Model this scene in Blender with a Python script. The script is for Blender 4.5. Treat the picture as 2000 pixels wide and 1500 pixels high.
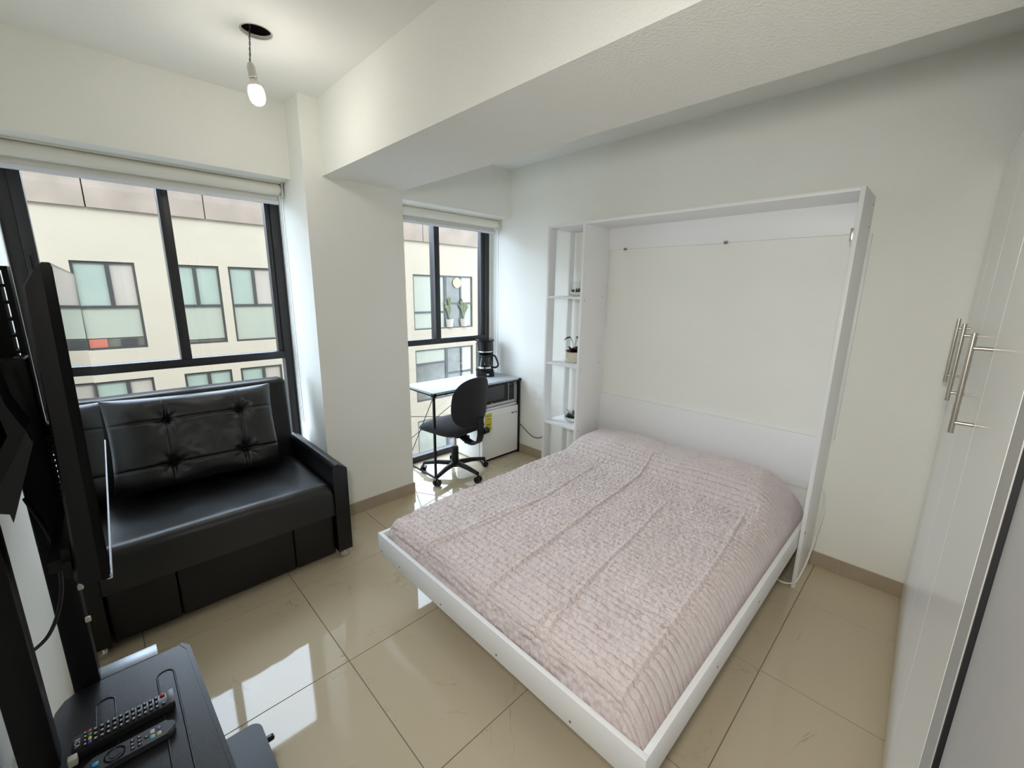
import bpy, bmesh, math, random
from mathutils import Vector, Matrix, noise as MN
random.seed(7)
PI = math.pi
S = bpy.context.scene
C = S.collection
for o in list(bpy.data.objects):
    bpy.data.objects.remove(o, do_unlink=True)

# ------------------------------------------------------------------ camera
cam_d = bpy.data.cameras.new('camera')
cam = bpy.data.objects.new('camera', cam_d)
C.objects.link(cam)
cam_d.sensor_fit = 'HORIZONTAL'
cam_d.sensor_width = 36.0
cam_d.lens = 827.1 / 2000 * 36
cam_d.clip_start = 0.02
cam_d.clip_end = 200
RX = Vector((0.71537102, -0.69862303, 0.01304472))
DN = Vector((-0.14137021, -0.16299151, -0.97644674))
FW = Vector((0.68429436, 0.69667756, -0.21536389))
m = Matrix((( RX.x, -DN.x, -FW.x, 0), (RX.y, -DN.y, -FW.y, 0), (RX.z, -DN.z, -FW.z, 1.511), (0, 0, 0, 1)))
cam.matrix_world = m
S.camera = cam

# ------------------------------------------------------------------ world, sun, lights, exposure
w = bpy.data.worlds.new('sky')
S.world = w
w.use_nodes = True
bg = w.node_tree.nodes['Background']
bg.inputs[0].default_value = (0.70, 0.82, 1.0, 1)
bg.inputs[1].default_value = 7.0
sun_d = bpy.data.lights.new('sun', 'SUN')
sun_d.energy = 2.0
sun_d.angle = 0.009
sun_d.color = (1.0, 0.93, 0.80)
sun = bpy.data.objects.new('sun', sun_d)
C.objects.link(sun)
sun.rotation_euler = Vector((0.25, 0.75, -0.95)).to_track_quat('-Z', 'Y').to_euler()
sun.location = (0, -10, 20)

def portal(x0, x1, z0, z1, y):
    d = bpy.data.lights.new('window_portal', 'AREA')
    d.shape = 'RECTANGLE'
    d.size = x1 - x0
    d.size_y = z1 - z0
    d.cycles.is_portal = True
    o = bpy.data.objects.new('window_portal', d)
    C.objects.link(o)
    o.location = ((x0 + x1) / 2, y, (z0 + z1) / 2)
    o.rotation_euler = (-PI / 2, 0, 0)
portal(-0.24, 0.945, 0.0, 2.13, 3.23)
portal(1.556, 2.757, 0.0, 2.13, 3.23)
# added spot beside the camera, fills the deep end of the room
kl = bpy.data.lights.new('interior_fill_spot', 'SPOT')
kl.energy = 54
kl.spot_size = math.radians(130)
kl.spot_blend = 1.0
kl.color = (1.0, 0.975, 0.92)
kl.shadow_soft_size = 0.10
klo = bpy.data.objects.new('interior_fill_spot', kl)
C.objects.link(klo)
klo.location = (-0.14, 0.02, 1.72)
klo.rotation_euler = Vector((1.0, 0.42, -0.42)).to_track_quat('-Z', 'Y').to_euler()

vs = S.view_settings
vs.view_transform = 'Standard'
vs.look = 'None'
vs.exposure = 0.58
vs.gamma = 1.0
vs.use_curve_mapping = False
S.cycles.use_denoising = True
S.cycles.max_bounces = 12
S.cycles.diffuse_bounces = 8
S.cycles.glossy_bounces = 5
S.cycles.transparent_max_bounces = 12
S.cycles.caustics_reflective = False
S.cycles.caustics_refractive = False
S.cycles.sample_clamp_indirect = 6.0

# ------------------------------------------------------------------ materials
MATS = {}
def mat(name, col, rough=0.5, metal=0.0, spec=0.5, bump=0.0, bscale=200.0, var=0.0, vscale=6.0, coat=0.0, stretch=None, sheen=0.0):
    if name in MATS:
        return MATS[name]
    M = bpy.data.materials.new(name)
    M.use_nodes = True
    nt = M.node_tree
    b = nt.nodes['Principled BSDF']
    b.inputs['Base Color'].default_value = (*col, 1)
    b.inputs['Roughness'].default_value = rough
    b.inputs['Metallic'].default_value = metal
    b.inputs['Specular IOR Level'].default_value = spec
    b.inputs['Coat Weight'].default_value = coat
    b.inputs['Coat Roughness'].default_value = 0.05
    b.inputs['Sheen Weight'].default_value = sheen
    geo = nt.nodes.new('ShaderNodeNewGeometry')
    vec = geo.outputs['Position']
    if stretch:
        mp = nt.nodes.new('ShaderNodeVectorMath')
        mp.operation = 'MULTIPLY'
        mp.inputs[1].default_value = stretch
        nt.links.new(vec, mp.inputs[0])
        vec = mp.outputs[0]
    if var > 0:
        n = nt.nodes.new('ShaderNodeTexNoise')
        n.inputs['Scale'].default_value = vscale
        n.inputs['Detail'].default_value = 5
        nt.links.new(vec, n.inputs['Vector'])
        r = nt.nodes.new('ShaderNodeMapRange')
        r.inputs['From Min'].default_value = 0.3
        r.inputs['From Max'].default_value = 0.7
        r.inputs['To Min'].default_value = 1 - var
        r.inputs['To Max'].default_value = 1 + var
        nt.links.new(n.outputs['Fac'], r.inputs['Value'])
        mx = nt.nodes.new('ShaderNodeVectorMath')
        mx.operation = 'SCALE'
        mx.inputs[0].default_value = col
        nt.links.new(r.outputs[0], mx.inputs['Scale'])
        nt.links.new(mx.outputs[0], b.inputs['Base Color'])
    if bump > 0:
        n = nt.nodes.new('ShaderNodeTexNoise')
        n.inputs['Scale'].default_value = bscale
        n.inputs['Detail'].default_value = 4
        nt.links.new(vec, n.inputs['Vector'])
        bp = nt.nodes.new('ShaderNodeBump')
        bp.inputs['Strength'].default_value = 1.0
        bp.inputs['Distance'].default_value = bump
        nt.links.new(n.outputs['Fac'], bp.inputs['Height'])
        nt.links.new(bp.outputs[0], b.inputs['Normal'])
    MATS[name] = M
    return M

def emit_mat(name, col, strength):
    M = bpy.data.materials.new(name)
    M.use_nodes = True
    b = M.node_tree.nodes['Principled BSDF']
    b.inputs['Base Color'].default_value = (1, 1, 1, 1)
    b.inputs['Emission Color'].default_value = (*col, 1)
    b.inputs['Emission Strength'].default_value = strength
    return M

def glass_mat(name, tint=(1, 1, 1), refl=1.0):
    M = bpy.data.materials.new(name)
    M.use_nodes = True
    nt = M.node_tree
    for n in list(nt.nodes):
        nt.nodes.remove(n)
    out = nt.nodes.new('ShaderNodeOutputMaterial')
    mix = nt.nodes.new('ShaderNodeMixShader')
    tr = nt.nodes.new('ShaderNodeBsdfTransparent')
    tr.inputs[0].default_value = (*tint, 1)
    gl = nt.nodes.new('ShaderNodeBsdfGlossy')
    gl.inputs['Roughness'].default_value = 0.02
    lw = nt.nodes.new('ShaderNodeLayerWeight')
    lw.inputs['Blend'].default_value = 0.5
    pw = nt.nodes.new('ShaderNodeMath')
    pw.operation = 'POWER'
    pw.inputs[1].default_value = 5.0
    nt.links.new(lw.outputs['Facing'], pw.inputs[0])
    mu = nt.nodes.new('ShaderNodeMath')
    mu.operation = 'MULTIPLY_ADD'
    mu.inputs[1].default_value = 0.9
    mu.inputs[2].default_value = 0.035 * refl
    nt.links.new(pw.outputs[0], mu.inputs[0])
    nt.links.new(mu.outputs[0], mix.inputs[0])
    nt.links.new(tr.outputs[0], mix.inputs[1])
    nt.links.new(gl.outputs[0], mix.inputs[2])
    nt.links.new(mix.outputs[0], out.inputs[0])
    return M

def tile_mat():
    M = bpy.data.materials.new('polished_beige_tile')
    M.use_nodes = True
    nt = M.node_tree
    b = nt.nodes['Principled BSDF']
    geo = nt.nodes.new('ShaderNodeNewGeometry')
    oi = nt.nodes.new('ShaderNodeObjectInfo')
    off = nt.nodes.new('ShaderNodeVectorMath')
    off.operation = 'MULTIPLY_ADD'
    off.inputs[1].default_value = (1, 1, 1)
    cv = nt.nodes.new('ShaderNodeCombineXYZ')
    sc = nt.nodes.new('ShaderNodeMath')
    sc.operation = 'MULTIPLY'
    sc.inputs[1].default_value = 37.0
    nt.links.new(oi.outputs['Random'], sc.inputs[0])
    nt.links.new(sc.outputs[0], cv.inputs[0])
    nt.links.new(sc.outputs[0], cv.inputs[2])
    nt.links.new(geo.outputs['Position'], off.inputs[0])
    nt.links.new(cv.outputs[0], off.inputs[2])
    n1 = nt.nodes.new('ShaderNodeTexNoise')
    n1.inputs['Scale'].default_value = 2.2
    n1.inputs['Detail'].default_value = 7
    n1.inputs['Distortion'].default_value = 1.6
    nt.links.new(off.outputs[0], n1.inputs['Vector'])
    # thin veins where the noise crosses its middle
    su = nt.nodes.new('ShaderNodeMath'); su.operation = 'SUBTRACT'; su.inputs[1].default_value = 0.5
    ab = nt.nodes.new('ShaderNodeMath'); ab.operation = 'ABSOLUTE'
    mr = nt.nodes.new('ShaderNodeMapRange')
    mr.inputs['From Min'].default_value = 0.0
    mr.inputs['From Max'].default_value = 0.010
    mr.inputs['To Min'].default_value = 1.0
    mr.inputs['To Max'].default_value = 0.0
    nt.links.new(n1.outputs['Fac'], su.inputs[0])
    nt.links.new(su.outputs[0], ab.inputs[0])
    nt.links.new(ab.outputs[0], mr.inputs['Value'])
    n2 = nt.nodes.new('ShaderNodeTexNoise')
    n2.inputs['Scale'].default_value = 5
    n2.inputs['Detail'].default_value = 3
    nt.links.new(off.outputs[0], n2.inputs['Vector'])
    mr2 = nt.nodes.new('ShaderNodeMapRange')
    mr2.inputs['From Min'].default_value = 0.50
    mr2.inputs['From Max'].default_value = 0.68
    mr2.inputs['To Min'].default_value = 0.0
    mr2.inputs['To Max'].default_value = 0.5
    nt.links.new(n2.outputs['Fac'], mr2.inputs['Value'])
    mu = nt.nodes.new('ShaderNodeMath'); mu.operation = 'MULTIPLY'
    nt.links.new(mr.outputs[0], mu.inputs[0])
    nt.links.new(mr2.outputs[0], mu.inputs[1])
    mx = nt.nodes.new('ShaderNodeMix')
    mx.data_type = 'RGBA'
    mx.inputs['A'].default_value = TILE_COL
    mx.inputs['B'].default_value = (0.24, 0.18, 0.10, 1)
    nt.links.new(mu.outputs[0], mx.inputs['Factor'])
    nt.links.new(mx.outputs['Result'], b.inputs['Base Color'])
    b.inputs['Roughness'].default_value = 0.035
    b.inputs['IOR'].default_value = 1.52
    return M
TILE_COL = (0.58, 0.49, 0.345, 1)

WALL = mat('wall_paint', (0.865, 0.865, 0.815), 0.75, bump=0.0012, bscale=160, var=0.012, vscale=2.5)
ROUGHWALL = mat('stippled_wall_paint', (0.865, 0.865, 0.815), 0.75, bump=0.0022, bscale=110)
CEIL = mat('ceiling_paint', (0.89, 0.89, 0.855), 0.8, bump=0.0008, bscale=120)
TILE = tile_mat()
GROUT = mat('grout', (0.22, 0.18, 0.13), 0.9)
BASEB = mat('baseboard_tile', (0.40, 0.325, 0.24), 0.40, var=0.05, vscale=8)
BASEJ = mat('baseboard_joint', (0.55, 0.46, 0.36), 0.8)
ALU = mat('dark_window_aluminium', (0.030, 0.029, 0.031), 0.38, spec=0.4)
PANE = glass_mat('window_glass', (0.97, 0.985, 0.98), 1.0)
WHITE = mat('white_melamine', (0.85, 0.855, 0.86), 0.42, bump=0.0002, bscale=400)
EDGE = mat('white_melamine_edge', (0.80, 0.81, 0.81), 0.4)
BLIND = mat('blind_fabric', (0.78, 0.76, 0.68), 0.8, bump=0.0003, bscale=900)
BLINDBAR = mat('blind_bar', (0.70, 0.72, 0.76), 0.45)
CHAIN = mat('blind_chain', (0.72, 0.70, 0.62), 0.5)
LEATHER = mat('black_leatherette', (0.0045, 0.0045, 0.005), 0.36, spec=0.45, bump=0.0004, bscale=420)
LEATHER2 = mat('black_leatherette_soft', (0.0045, 0.0045, 0.005), 0.36, spec=0.7, bump=0.0004, bscale=300)
CHROME = mat('chrome', (0.75, 0.75, 0.75), 0.12, metal=1.0)
STEEL = mat('brushed_steel', (0.56, 0.52, 0.46), 0.30, metal=1.0)
BLKMET = mat('black_powder_coat', (0.006, 0.006, 0.0065), 0.45, spec=0.35)
BLKPLA = mat('black_plastic', (0.006, 0.006, 0.0065), 0.45, spec=0.35)
BLKGLO = mat('black_gloss_plastic', (0.005, 0.005, 0.0055), 0.18, spec=0.4)
TRAYM = mat('black_tray_steel', (0.010, 0.011, 0.013), 0.34, bump=0.0003, bscale=500)
SCREEN = mat('tv_screen_glass', (0.004, 0.004, 0.005), 0.03, spec=0.8)
BLKFAB = mat('charcoal_fabric', (0.012, 0.012, 0.015), 0.85, bump=0.0008, bscale=900, sheen=0.08)
FRIDGEW = mat('white_enamel', (0.84, 0.84, 0.82), 0.3)
GREYM = mat('grey_enamel', (0.52, 0.52, 0.52), 0.40, metal=0.1, bump=0.0002, bscale=600)
SILVER = mat('silver_plastic', (0.55, 0.55, 0.58), 0.35, metal=0.3)
RUBBER = mat('black_rubber', (0.006, 0.006, 0.006), 0.7)
CORDW = mat('white_cord', (0.75, 0.74, 0.68), 0.5)
CORDB = mat('black_cord', (0.008, 0.008, 0.008), 0.5)

# ------------------------------------------------------------------ mesh helpers
ORG = {}
def box(bm, x0, x1, y0, y1, z0, z1, bev=0.0, seg=2):
    if x0 > x1: x0, x1 = x1, x0
    if y0 > y1: y0, y1 = y1, y0
    if z0 > z1: z0, z1 = z1, z0
    r = bmesh.ops.create_cube(bm, size=1.0)
    for v in r['verts']:
        v.co = Vector(((x0 + x1) / 2 + v.co.x * (x1 - x0), (y0 + y1) / 2 + v.co.y * (y1 - y0), (z0 + z1) / 2 + v.co.z * (z1 - z0)))
    if bev > 0:
        es = list({e for v in r['verts'] for e in v.link_edges})
        bmesh.ops.bevel(bm, geom=es, offset=bev, segments=seg, affect='EDGES', profile=0.5)
    return bm

def frame_from(d):
    d = d.normalized()
    a = Vector((0, 0, 1)) if abs(d.z) < 0.9 else Vector((1, 0, 0))
    u = d.cross(a).normalized()
    return u, d.cross(u).normalized()

def tube(bm, pts, r, n=8, cap=True):
    pts = [Vector(p) for p in pts]
    rr = r if isinstance(r, (list, tuple)) else [r] * len(pts)
    rings = []
    u = None
    for i, p in enumerate(pts):
        if i == 0: d = pts[1] - p
        elif i == len(pts) - 1: d = p - pts[i - 1]
        else: d = (pts[i + 1] - p).normalized() + (p - pts[i - 1]).normalized()
        d = d.normalized()
        if u is None:
            u, v = frame_from(d)
        else:
            u = (u - d * u.dot(d)).normalized()
            v = d.cross(u).normalized()
        rings.append([bm.verts.new(p + (u * math.cos(2 * PI * k / n) + v * math.sin(2 * PI * k / n)) * rr[i]) for k in range(n)])
    for a, b in zip(rings, rings[1:]):
        for k in range(n):
            bm.faces.new((a[k], a[(k + 1) % n], b[(k + 1) % n], b[k]))
    if cap:
        bm.faces.new(list(reversed(rings[0])))
        bm.faces.new(rings[-1])
    return bm

def cyl(bm, p0, p1, r, n=16):
    return tube(bm, [p0, p1], r, n)

def lathe(bm, prof, c=(0, 0, 0), n=32, closed=True):
    rings = []
    for r, z in prof:
        rings.append([bm.verts.new((c[0] + r * math.cos(2 * PI * k / n), c[1] + r * math.sin(2 * PI * k / n), c[2] + z)) for k in range(n)] if r > 1e-6 else [bm.verts.new((c[0], c[1], c[2] + z))])
    for a, b in zip(rings, rings[1:]):
        for k in range(n):
            if len(a) == 1 and len(b) == 1: continue
            if len(a) == 1: bm.faces.new((a[0], b[(k + 1) % n], b[k]))
            elif len(b) == 1: bm.faces.new((a[k], a[(k + 1) % n], b[0]))
            else: bm.faces.new((a[k], a[(k + 1) % n], b[(k + 1) % n], b[k]))
    if closed:
        if len(rings[0]) > 1: bm.faces.new(list(reversed(rings[0])))
        if len(rings[-1]) > 1: bm.faces.new(rings[-1])
    return bm

def prism(bm, poly, axis, a, b):
    """poly in the two other axes (in xyz order), extruded along axis from a to b"""
    def P(q, t):
        if axis == 0: return (t, q[0], q[1])
        if axis == 1: return (q[0], t, q[1])
        return (q[0], q[1], t)
    A = [bm.verts.new(P(q, a)) for q in poly]
    B = [bm.verts.new(P(q, b)) for q in poly]
    n = len(poly)
    bm.faces.new(A)
    bm.faces.new(list(reversed(B)))
    for k in range(n):
        bm.faces.new((A[(k + 1) % n], A[k], B[k], B[(k + 1) % n]))
    return bm

def rrect(x0, x1, y0, y1, r, n=6):
    out = []
    for cx, cy, a0 in ((x1 - r, y1 - r, 0), (x0 + r, y1 - r, 90), (x0 + r, y0 + r, 180), (x1 - r, y0 + r, 270)):
        for k in range(n + 1):
            a = math.radians(a0 + 90 * k / n)
            out.append((cx + r * math.cos(a), cy + r * math.sin(a)))
    return out

def NB():
    return bmesh.new()

def obj(name, bm, material, parent=None, smooth=False, world=True, auto=None):
    bmesh.ops.recalc_face_normals(bm, faces=bm.faces[:])
    if parent is not None and world:
        o0 = ORG.get(parent.name, Vector((0, 0, 0)))
        bmesh.ops.translate(bm, verts=bm.verts[:], vec=-o0)
    me = bpy.data.meshes.new(name)
    bm.to_mesh(me)
    bm.free()
    if smooth:
        for p in me.polygons: p.use_smooth = True
        if auto is not None:
            me.set_sharp_from_angle(angle=math.radians(auto))
    me.materials.append(material)
    o = bpy.data.objects.new(name, me)
    C.objects.link(o)
    if parent is not None:
        o.parent = parent
        ORG[o.name] = ORG.get(parent.name, Vector((0, 0, 0)))
    return o

def thing(name, label, cat, loc=(0, 0, 0), group=None, rotz=0.0):
    o = bpy.data.objects.new(name, None)
    o.empty_display_size = 0.05
    C.objects.link(o)
    o.location = loc
    o.rotation_euler = (0, 0, rotz)
    ORG[o.name] = Vector(loc)
    o['label'] = label
    o['category'] = cat
    if group: o['group'] = group
    return o

def tag(o, label, cat, group=None):
    o['label'] = label
    o['category'] = cat
    if group: o['group'] = group
    return o

def struct(o, label=None):
    o['kind'] = 'structure'
    if label: o['label'] = label
    return o

def bx(name, x0, x1, y0, y1, z0, z1, material, parent=None, bev=0.0, world=True):
    bm = NB()
    box(bm, x0, x1, y0, y1, z0, z1, bev)
    return obj(name, bm, material, parent, smooth=bev > 0, world=world, auto=40 if bev > 0 else None)

def smooth_path(pts, sub=8):
    pts = [Vector(p) for p in pts]
    out = []
    for i in range(len(pts) - 1):
        p0 = pts[max(i - 1, 0)]; p1 = pts[i]; p2 = pts[i + 1]; p3 = pts[min(i + 2, len(pts) - 1)]
        for k in range(sub):
            t = k / sub
            out.append(0.5 * ((2 * p1) + (-p0 + p2) * t + (2 * p0 - 5 * p1 + 4 * p2 - p3) * t * t + (-p0 + 3 * p1 - 3 * p2 + p3) * t ** 3))
    out.append(pts[-1])
    return out

def text_mesh(name, txt, size, material, parent, M, extrude=0.0004, world=True):
    cu = bpy.data.curves.new(name, 'FONT')
    cu.body = txt
    cu.size = size
    cu.extrude = extrude
    cu.align_x = 'CENTER'
    cu.align_y = 'CENTER'
    t = bpy.data.objects.new(name + '_tmp', cu)
    C.objects.link(t)
    dg = bpy.context.evaluated_depsgraph_get()
    me = bpy.data.meshes.new_from_object(t.evaluated_get(dg))
    bpy.data.objects.remove(t, do_unlink=True)
    me.transform(M)
    if parent is not None and world:
        me.transform(Matrix.Translation(-ORG.get(parent.name, Vector((0, 0, 0)))))
    me.materials.clear()
    me.materials.append(material)
    o = bpy.data.objects.new(name, me)
    C.objects.link(o)
    if parent is not None:
        o.parent = parent
    return o

# ------------------------------------------------------------------ room shell
XL, XR, YB, YS, YW = -0.245, 2.757, -2.4, 2.848, 3.147
ZC, ZS = 2.53, 2.135
CX0, CX1, CY = 0.945, 1.556, 2.634
BX0 = 1.048
YO = 3.26

fl = struct(bx('floor', XL - 0.1, XR + 0.1, YB - 0.1, YO, -0.12, -0.0025, GROUT), 'polished beige tile floor')
xs = [0.5575 + 0.6 * k for k in range(-2, 5)]
ys = [1.511 + 0.6 * k for k in range(-8, 4)]
GAP = 0.0016
shared = {}
for ix in range(-1, len(xs)):
    for iy in range(-1, len(ys)):
        x0 = xs[ix] if ix >= 0 else xs[0] - 0.6
        y0 = ys[iy] if iy >= 0 else ys[0] - 0.6
        x1, y1 = x0 + 0.6, y0 + 0.6
        x0, x1 = max(x0, XL), min(x1, XR)
        y0, y1 = max(y0, YB), min(y1, YO)
        if x1 - x0 < 0.01 or y1 - y0 < 0.01: continue
        key = (round(x1 - x0, 4), round(y1 - y0, 4))
        if key not in shared:
            bm = NB()
            w2, h2 = (x1 - x0) / 2 - GAP, (y1 - y0) / 2 - GAP
            box(bm, -w2, w2, -h2, h2, -0.006, 0.0, 0.0006, 1)
            t = obj('tile', bm, TILE)
            shared[key] = t.data
        else:
            t = bpy.data.objects.new('tile', shared[key])
            C.objects.link(t)
        t.parent = fl
        t.location = ((x0 + x1) / 2, (y0 + y1) / 2, 0)

struct(bx('wall_left', XL - 0.1, XL, YB - 0.1, YO, -0.12, ZC + 0.1, WALL))
struct(bx('wall_right', XR, XR + 0.1, YB - 0.1, YO, -0.12, ZC + 0.1, WALL))
struct(bx('wall_back', XL, XR, YB - 0.1, YB, -0.12, ZC + 0.1, WALL))
bm = NB()
box(bm, XL, CX0, YS, YO, ZS, ZC + 0.1)
box(bm, CX1, XR, YS, YO, ZS, ZC + 0.1)
struct(obj('wall_window', bm, WALL))
struct(bx('wall_column', CX0, CX1, CY, YO, -0.12, ZC + 0.1, WALL))
bm = NB()
box(bm, BX0, CX1, YB, CY, ZS, ZC + 0.1)
struct(obj('ceiling_beam', bm, ROUGHWALL))

# ceiling with a round hole for the missing lamp
HX, HY, HR = 0.640, 2.170, 0.056
bm = NB()
N = 40
circ = [(HX + HR * math.cos(2 * PI * k / N + PI / 4), HY + HR * math.sin(2 * PI * k / N + PI / 4)) for k in range(N)]
def sq(k):
    t = (k / N * 4) % 4
    a = 0.15
    s, f = int(t), t - int(t)
    q = [((a, a), (-a, a)), ((-a, a), (-a, -a)), ((-a, -a), (a, -a)), ((a, -a), (a, a))][s]
    return (HX + q[0][0] + (q[1][0] - q[0][0]) * f, HY + q[0][1] + (q[1][1] - q[0][1]) * f)
for z in (ZC, ZC + 0.014):
    cv = [bm.verts.new((*p, z)) for p in circ]
    sv = [bm.verts.new((*sq(k), z)) for k in range(N)]
    for k in range(N):
        bm.faces.new((cv[k], cv[(k + 1) % N], sv[(k + 1) % N], sv[k]))
    if z == ZC: c0 = cv
    else:
        for k in range(N):
            bm.faces.new((c0[k], c0[(k + 1) % N], cv[(k + 1) % N], cv[k]))
a = 0.15
box(bm, XL, HX - a, YB, YS, ZC, ZC + 0.014)
box(bm, HX + a, XR, YB, YS, ZC, ZC + 0.014)
box(bm, HX - a, HX + a, YB, HY - a, ZC, ZC + 0.014)
box(bm, HX - a, HX + a, HY + a, YS, ZC, ZC + 0.014)
ce = struct(obj('ceiling', bm, CEIL))
bm = NB()
box(bm, XL - 0.1, XR + 0.1, YB - 0.1, YO, ZC + 0.16, ZC + 0.26)
struct(obj('ceiling_slab', bm, mat('dark_slab', (0.05, 0.045, 0.04), 0.9)))
DARKV = mat('dark_void', (0.012, 0.010, 0.010), 0.9)
bm = NB()
lathe(bm, [(HR + 0.006, 0.0145), (HR + 0.006, 0.14), (0.0, 0.14)], (HX, HY, ZC), 40, closed=False)
obj('lamp_recess', bm, DARKV, ce, smooth=True)
bm = NB()
lathe(bm, [(HR - 0.001, -0.0008), (HR + 0.004, -0.0015), (HR + 0.004, 0.003), (HR - 0.001, 0.012)], (HX, HY, ZC), 40, closed=False)
obj('hole_rim', bm, mat('cut_plaster', (0.62, 0.54, 0.47), 0.9, bump=0.002, bscale=90), ce, smooth=True)

# baseboards made of tile lengths
def baseboard(name, axis, p, a, b, side, start):
    """axis 0: runs along x at y = p; axis 1: runs along y at x = p; side = direction it stands proud"""
    T = 0.009
    bm = NB()
    if axis == 0: box(bm, a, b, p, p + side * T * 0.6, 0.0005, 0.083)
    else: box(bm, p, p + side * T * 0.6, a, b, 0.0005, 0.083)
    root = struct(obj(name, bm, BASEJ))
    cuts = [a] + [c for c in (start + 0.6 * k for k in range(-12, 12)) if a + 0.02 < c < b - 0.02] + [b]
    for c0_, c1_ in zip(cuts, cuts[1:]):
        bm = NB()
        if axis == 0: box(bm, c0_ + 0.001, c1_ - 0.001, p + side * T * 0.6, p + side * T, 0.0005, 0.0825)
        else: box(bm, p + side * T * 0.6, p + side * T, c0_ + 0.001, c1_ - 0.001, 0.0005, 0.0825)
        obj('baseboard_piece', bm, BASEB, root)
baseboard('baseboard_column', 0, CY, CX0 - 0.009, CX1 + 0.009, -1, 0.728)
baseboard('baseboard_column_side', 1, CX1, CY, 3.10, 1, 2.7)
baseboard('baseboard_right', 1, XR, -0.06, 3.10, -1, 0.205)
baseboard('baseboard_left', 1, XL, -2.3, 3.10, 1, 0.2)

# ------------------------------------------------------------------ windows
def window(name, label, x0, x1, mull, lowrail):
    root = bpy.data.objects.new(name, None)
    C.objects.link(root)
    root.location = ((x0 + x1) / 2, YW, 0)
    ORG[root.name] = Vector(root.location)
    struct(root, label)
    y0, y1 = YW - 0.035, YW + 0.035
    return root, y0, y1

win1, y0, y1 = window('window_1', 'tall dark aluminium window behind the black sofa', XL, CX0, 0.36, True)
bx('frame_rail', XL, CX0, y0, y1, 2.085, ZS, ALU, win1, 0.003)
bx('frame_rail', XL, CX0, y0, y1, 0.0, 0.055, ALU, win1, 0.003)
bx('frame_post', XL, -0.195, y0, y1, 0.055, 2.085, ALU, win1, 0.003)
bx('frame_post', 0.892, CX0, y0, y1, 0.055, 2.085, ALU, win1, 0.003)
bx('transom', -0.195, 0.892, y0, y1, 1.043, 1.092, ALU, win1, 0.003)
bx('mullion', 0.336, 0.386, y0 - 0.006, y1, 1.092, 2.085, ALU, win1, 0.003)
sash = bx('sash_post', -0.195, -0.150, y0 - 0.004, y1 - 0.01, 1.092, 2.085, ALU, win1, 0.003)
bm = NB()
box(bm, -0.186, -0.168, y0 - 0.012, y0 - 0.004, 1.56, 1.68, 0.004)
obj('latch_plate', bm, ALU, sash, True, auto=40)
bm = NB()
box(bm, -0.183, -0.172, y0 - 0.018, y0 - 0.010, 1.58, 1.645, 0.003)
obj('latch', bm, BLKGLO, sash, True, auto=40)
bx('sash_post', 0.862, 0.892, y0 + 0.012, y1 - 0.01, 1.092, 2.085, ALU, win1, 0.003)
bx('pane', -0.150, 0.336, YW - 0.003, YW + 0.003, 1.092, 2.085, PANE, win1)
bx('pane', 0.386, 0.862, YW - 0.003, YW + 0.003, 1.092, 2.085, PANE, win1)
bx('pane', -0.195, 0.892, YW - 0.003, YW + 0.003, 0.055, 1.043, PANE, win1)

win2, y0, y1 = window('window_2', 'tall dark aluminium window behind the white desk', CX1, XR, 2.14, True)
bx('frame_rail', CX1, 2.735, y0, y1, 2.085, ZS, ALU, win2, 0.003)
bx('frame_rail', CX1, 2.735, y0, y1, 0.0, 0.055, ALU, win2, 0.003)
bx('frame_post', CX1, 1.61, y0, y1, 0.055, 2.085, ALU, win2, 0.003)
bx('frame_post', 2.675, 2.735, y0, y1, 0.055, 2.085, ALU, win2, 0.003)
bx('transom', 1.61, 2.675, y0, y1, 1.043, 1.092, ALU, win2, 0.003)
bx('mullion', 2.118, 2.170, y0 - 0.006, y1, 1.092, 2.085, ALU, win2, 0.003)
bx('sash_post', 2.640, 2.675, y0 + 0.008, y1 - 0.01, 1.092, 2.085, ALU, win2, 0.003)
bx('pane', 1.61, 2.118, YW - 0.003, YW + 0.003, 1.092, 2.085, PANE, win2)
bx('pane', 2.170, 2.640, YW - 0.003, YW + 0.003, 1.092, 2.085, PANE, win2)
bx('pane', 1.61, 2.675, YW - 0.003, YW + 0.003, 0.055, 1.043, PANE, win2)
bx('jamb_filler', 2.735, XR, y0, YO, 0.0, ZS, WALL, win2)

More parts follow.
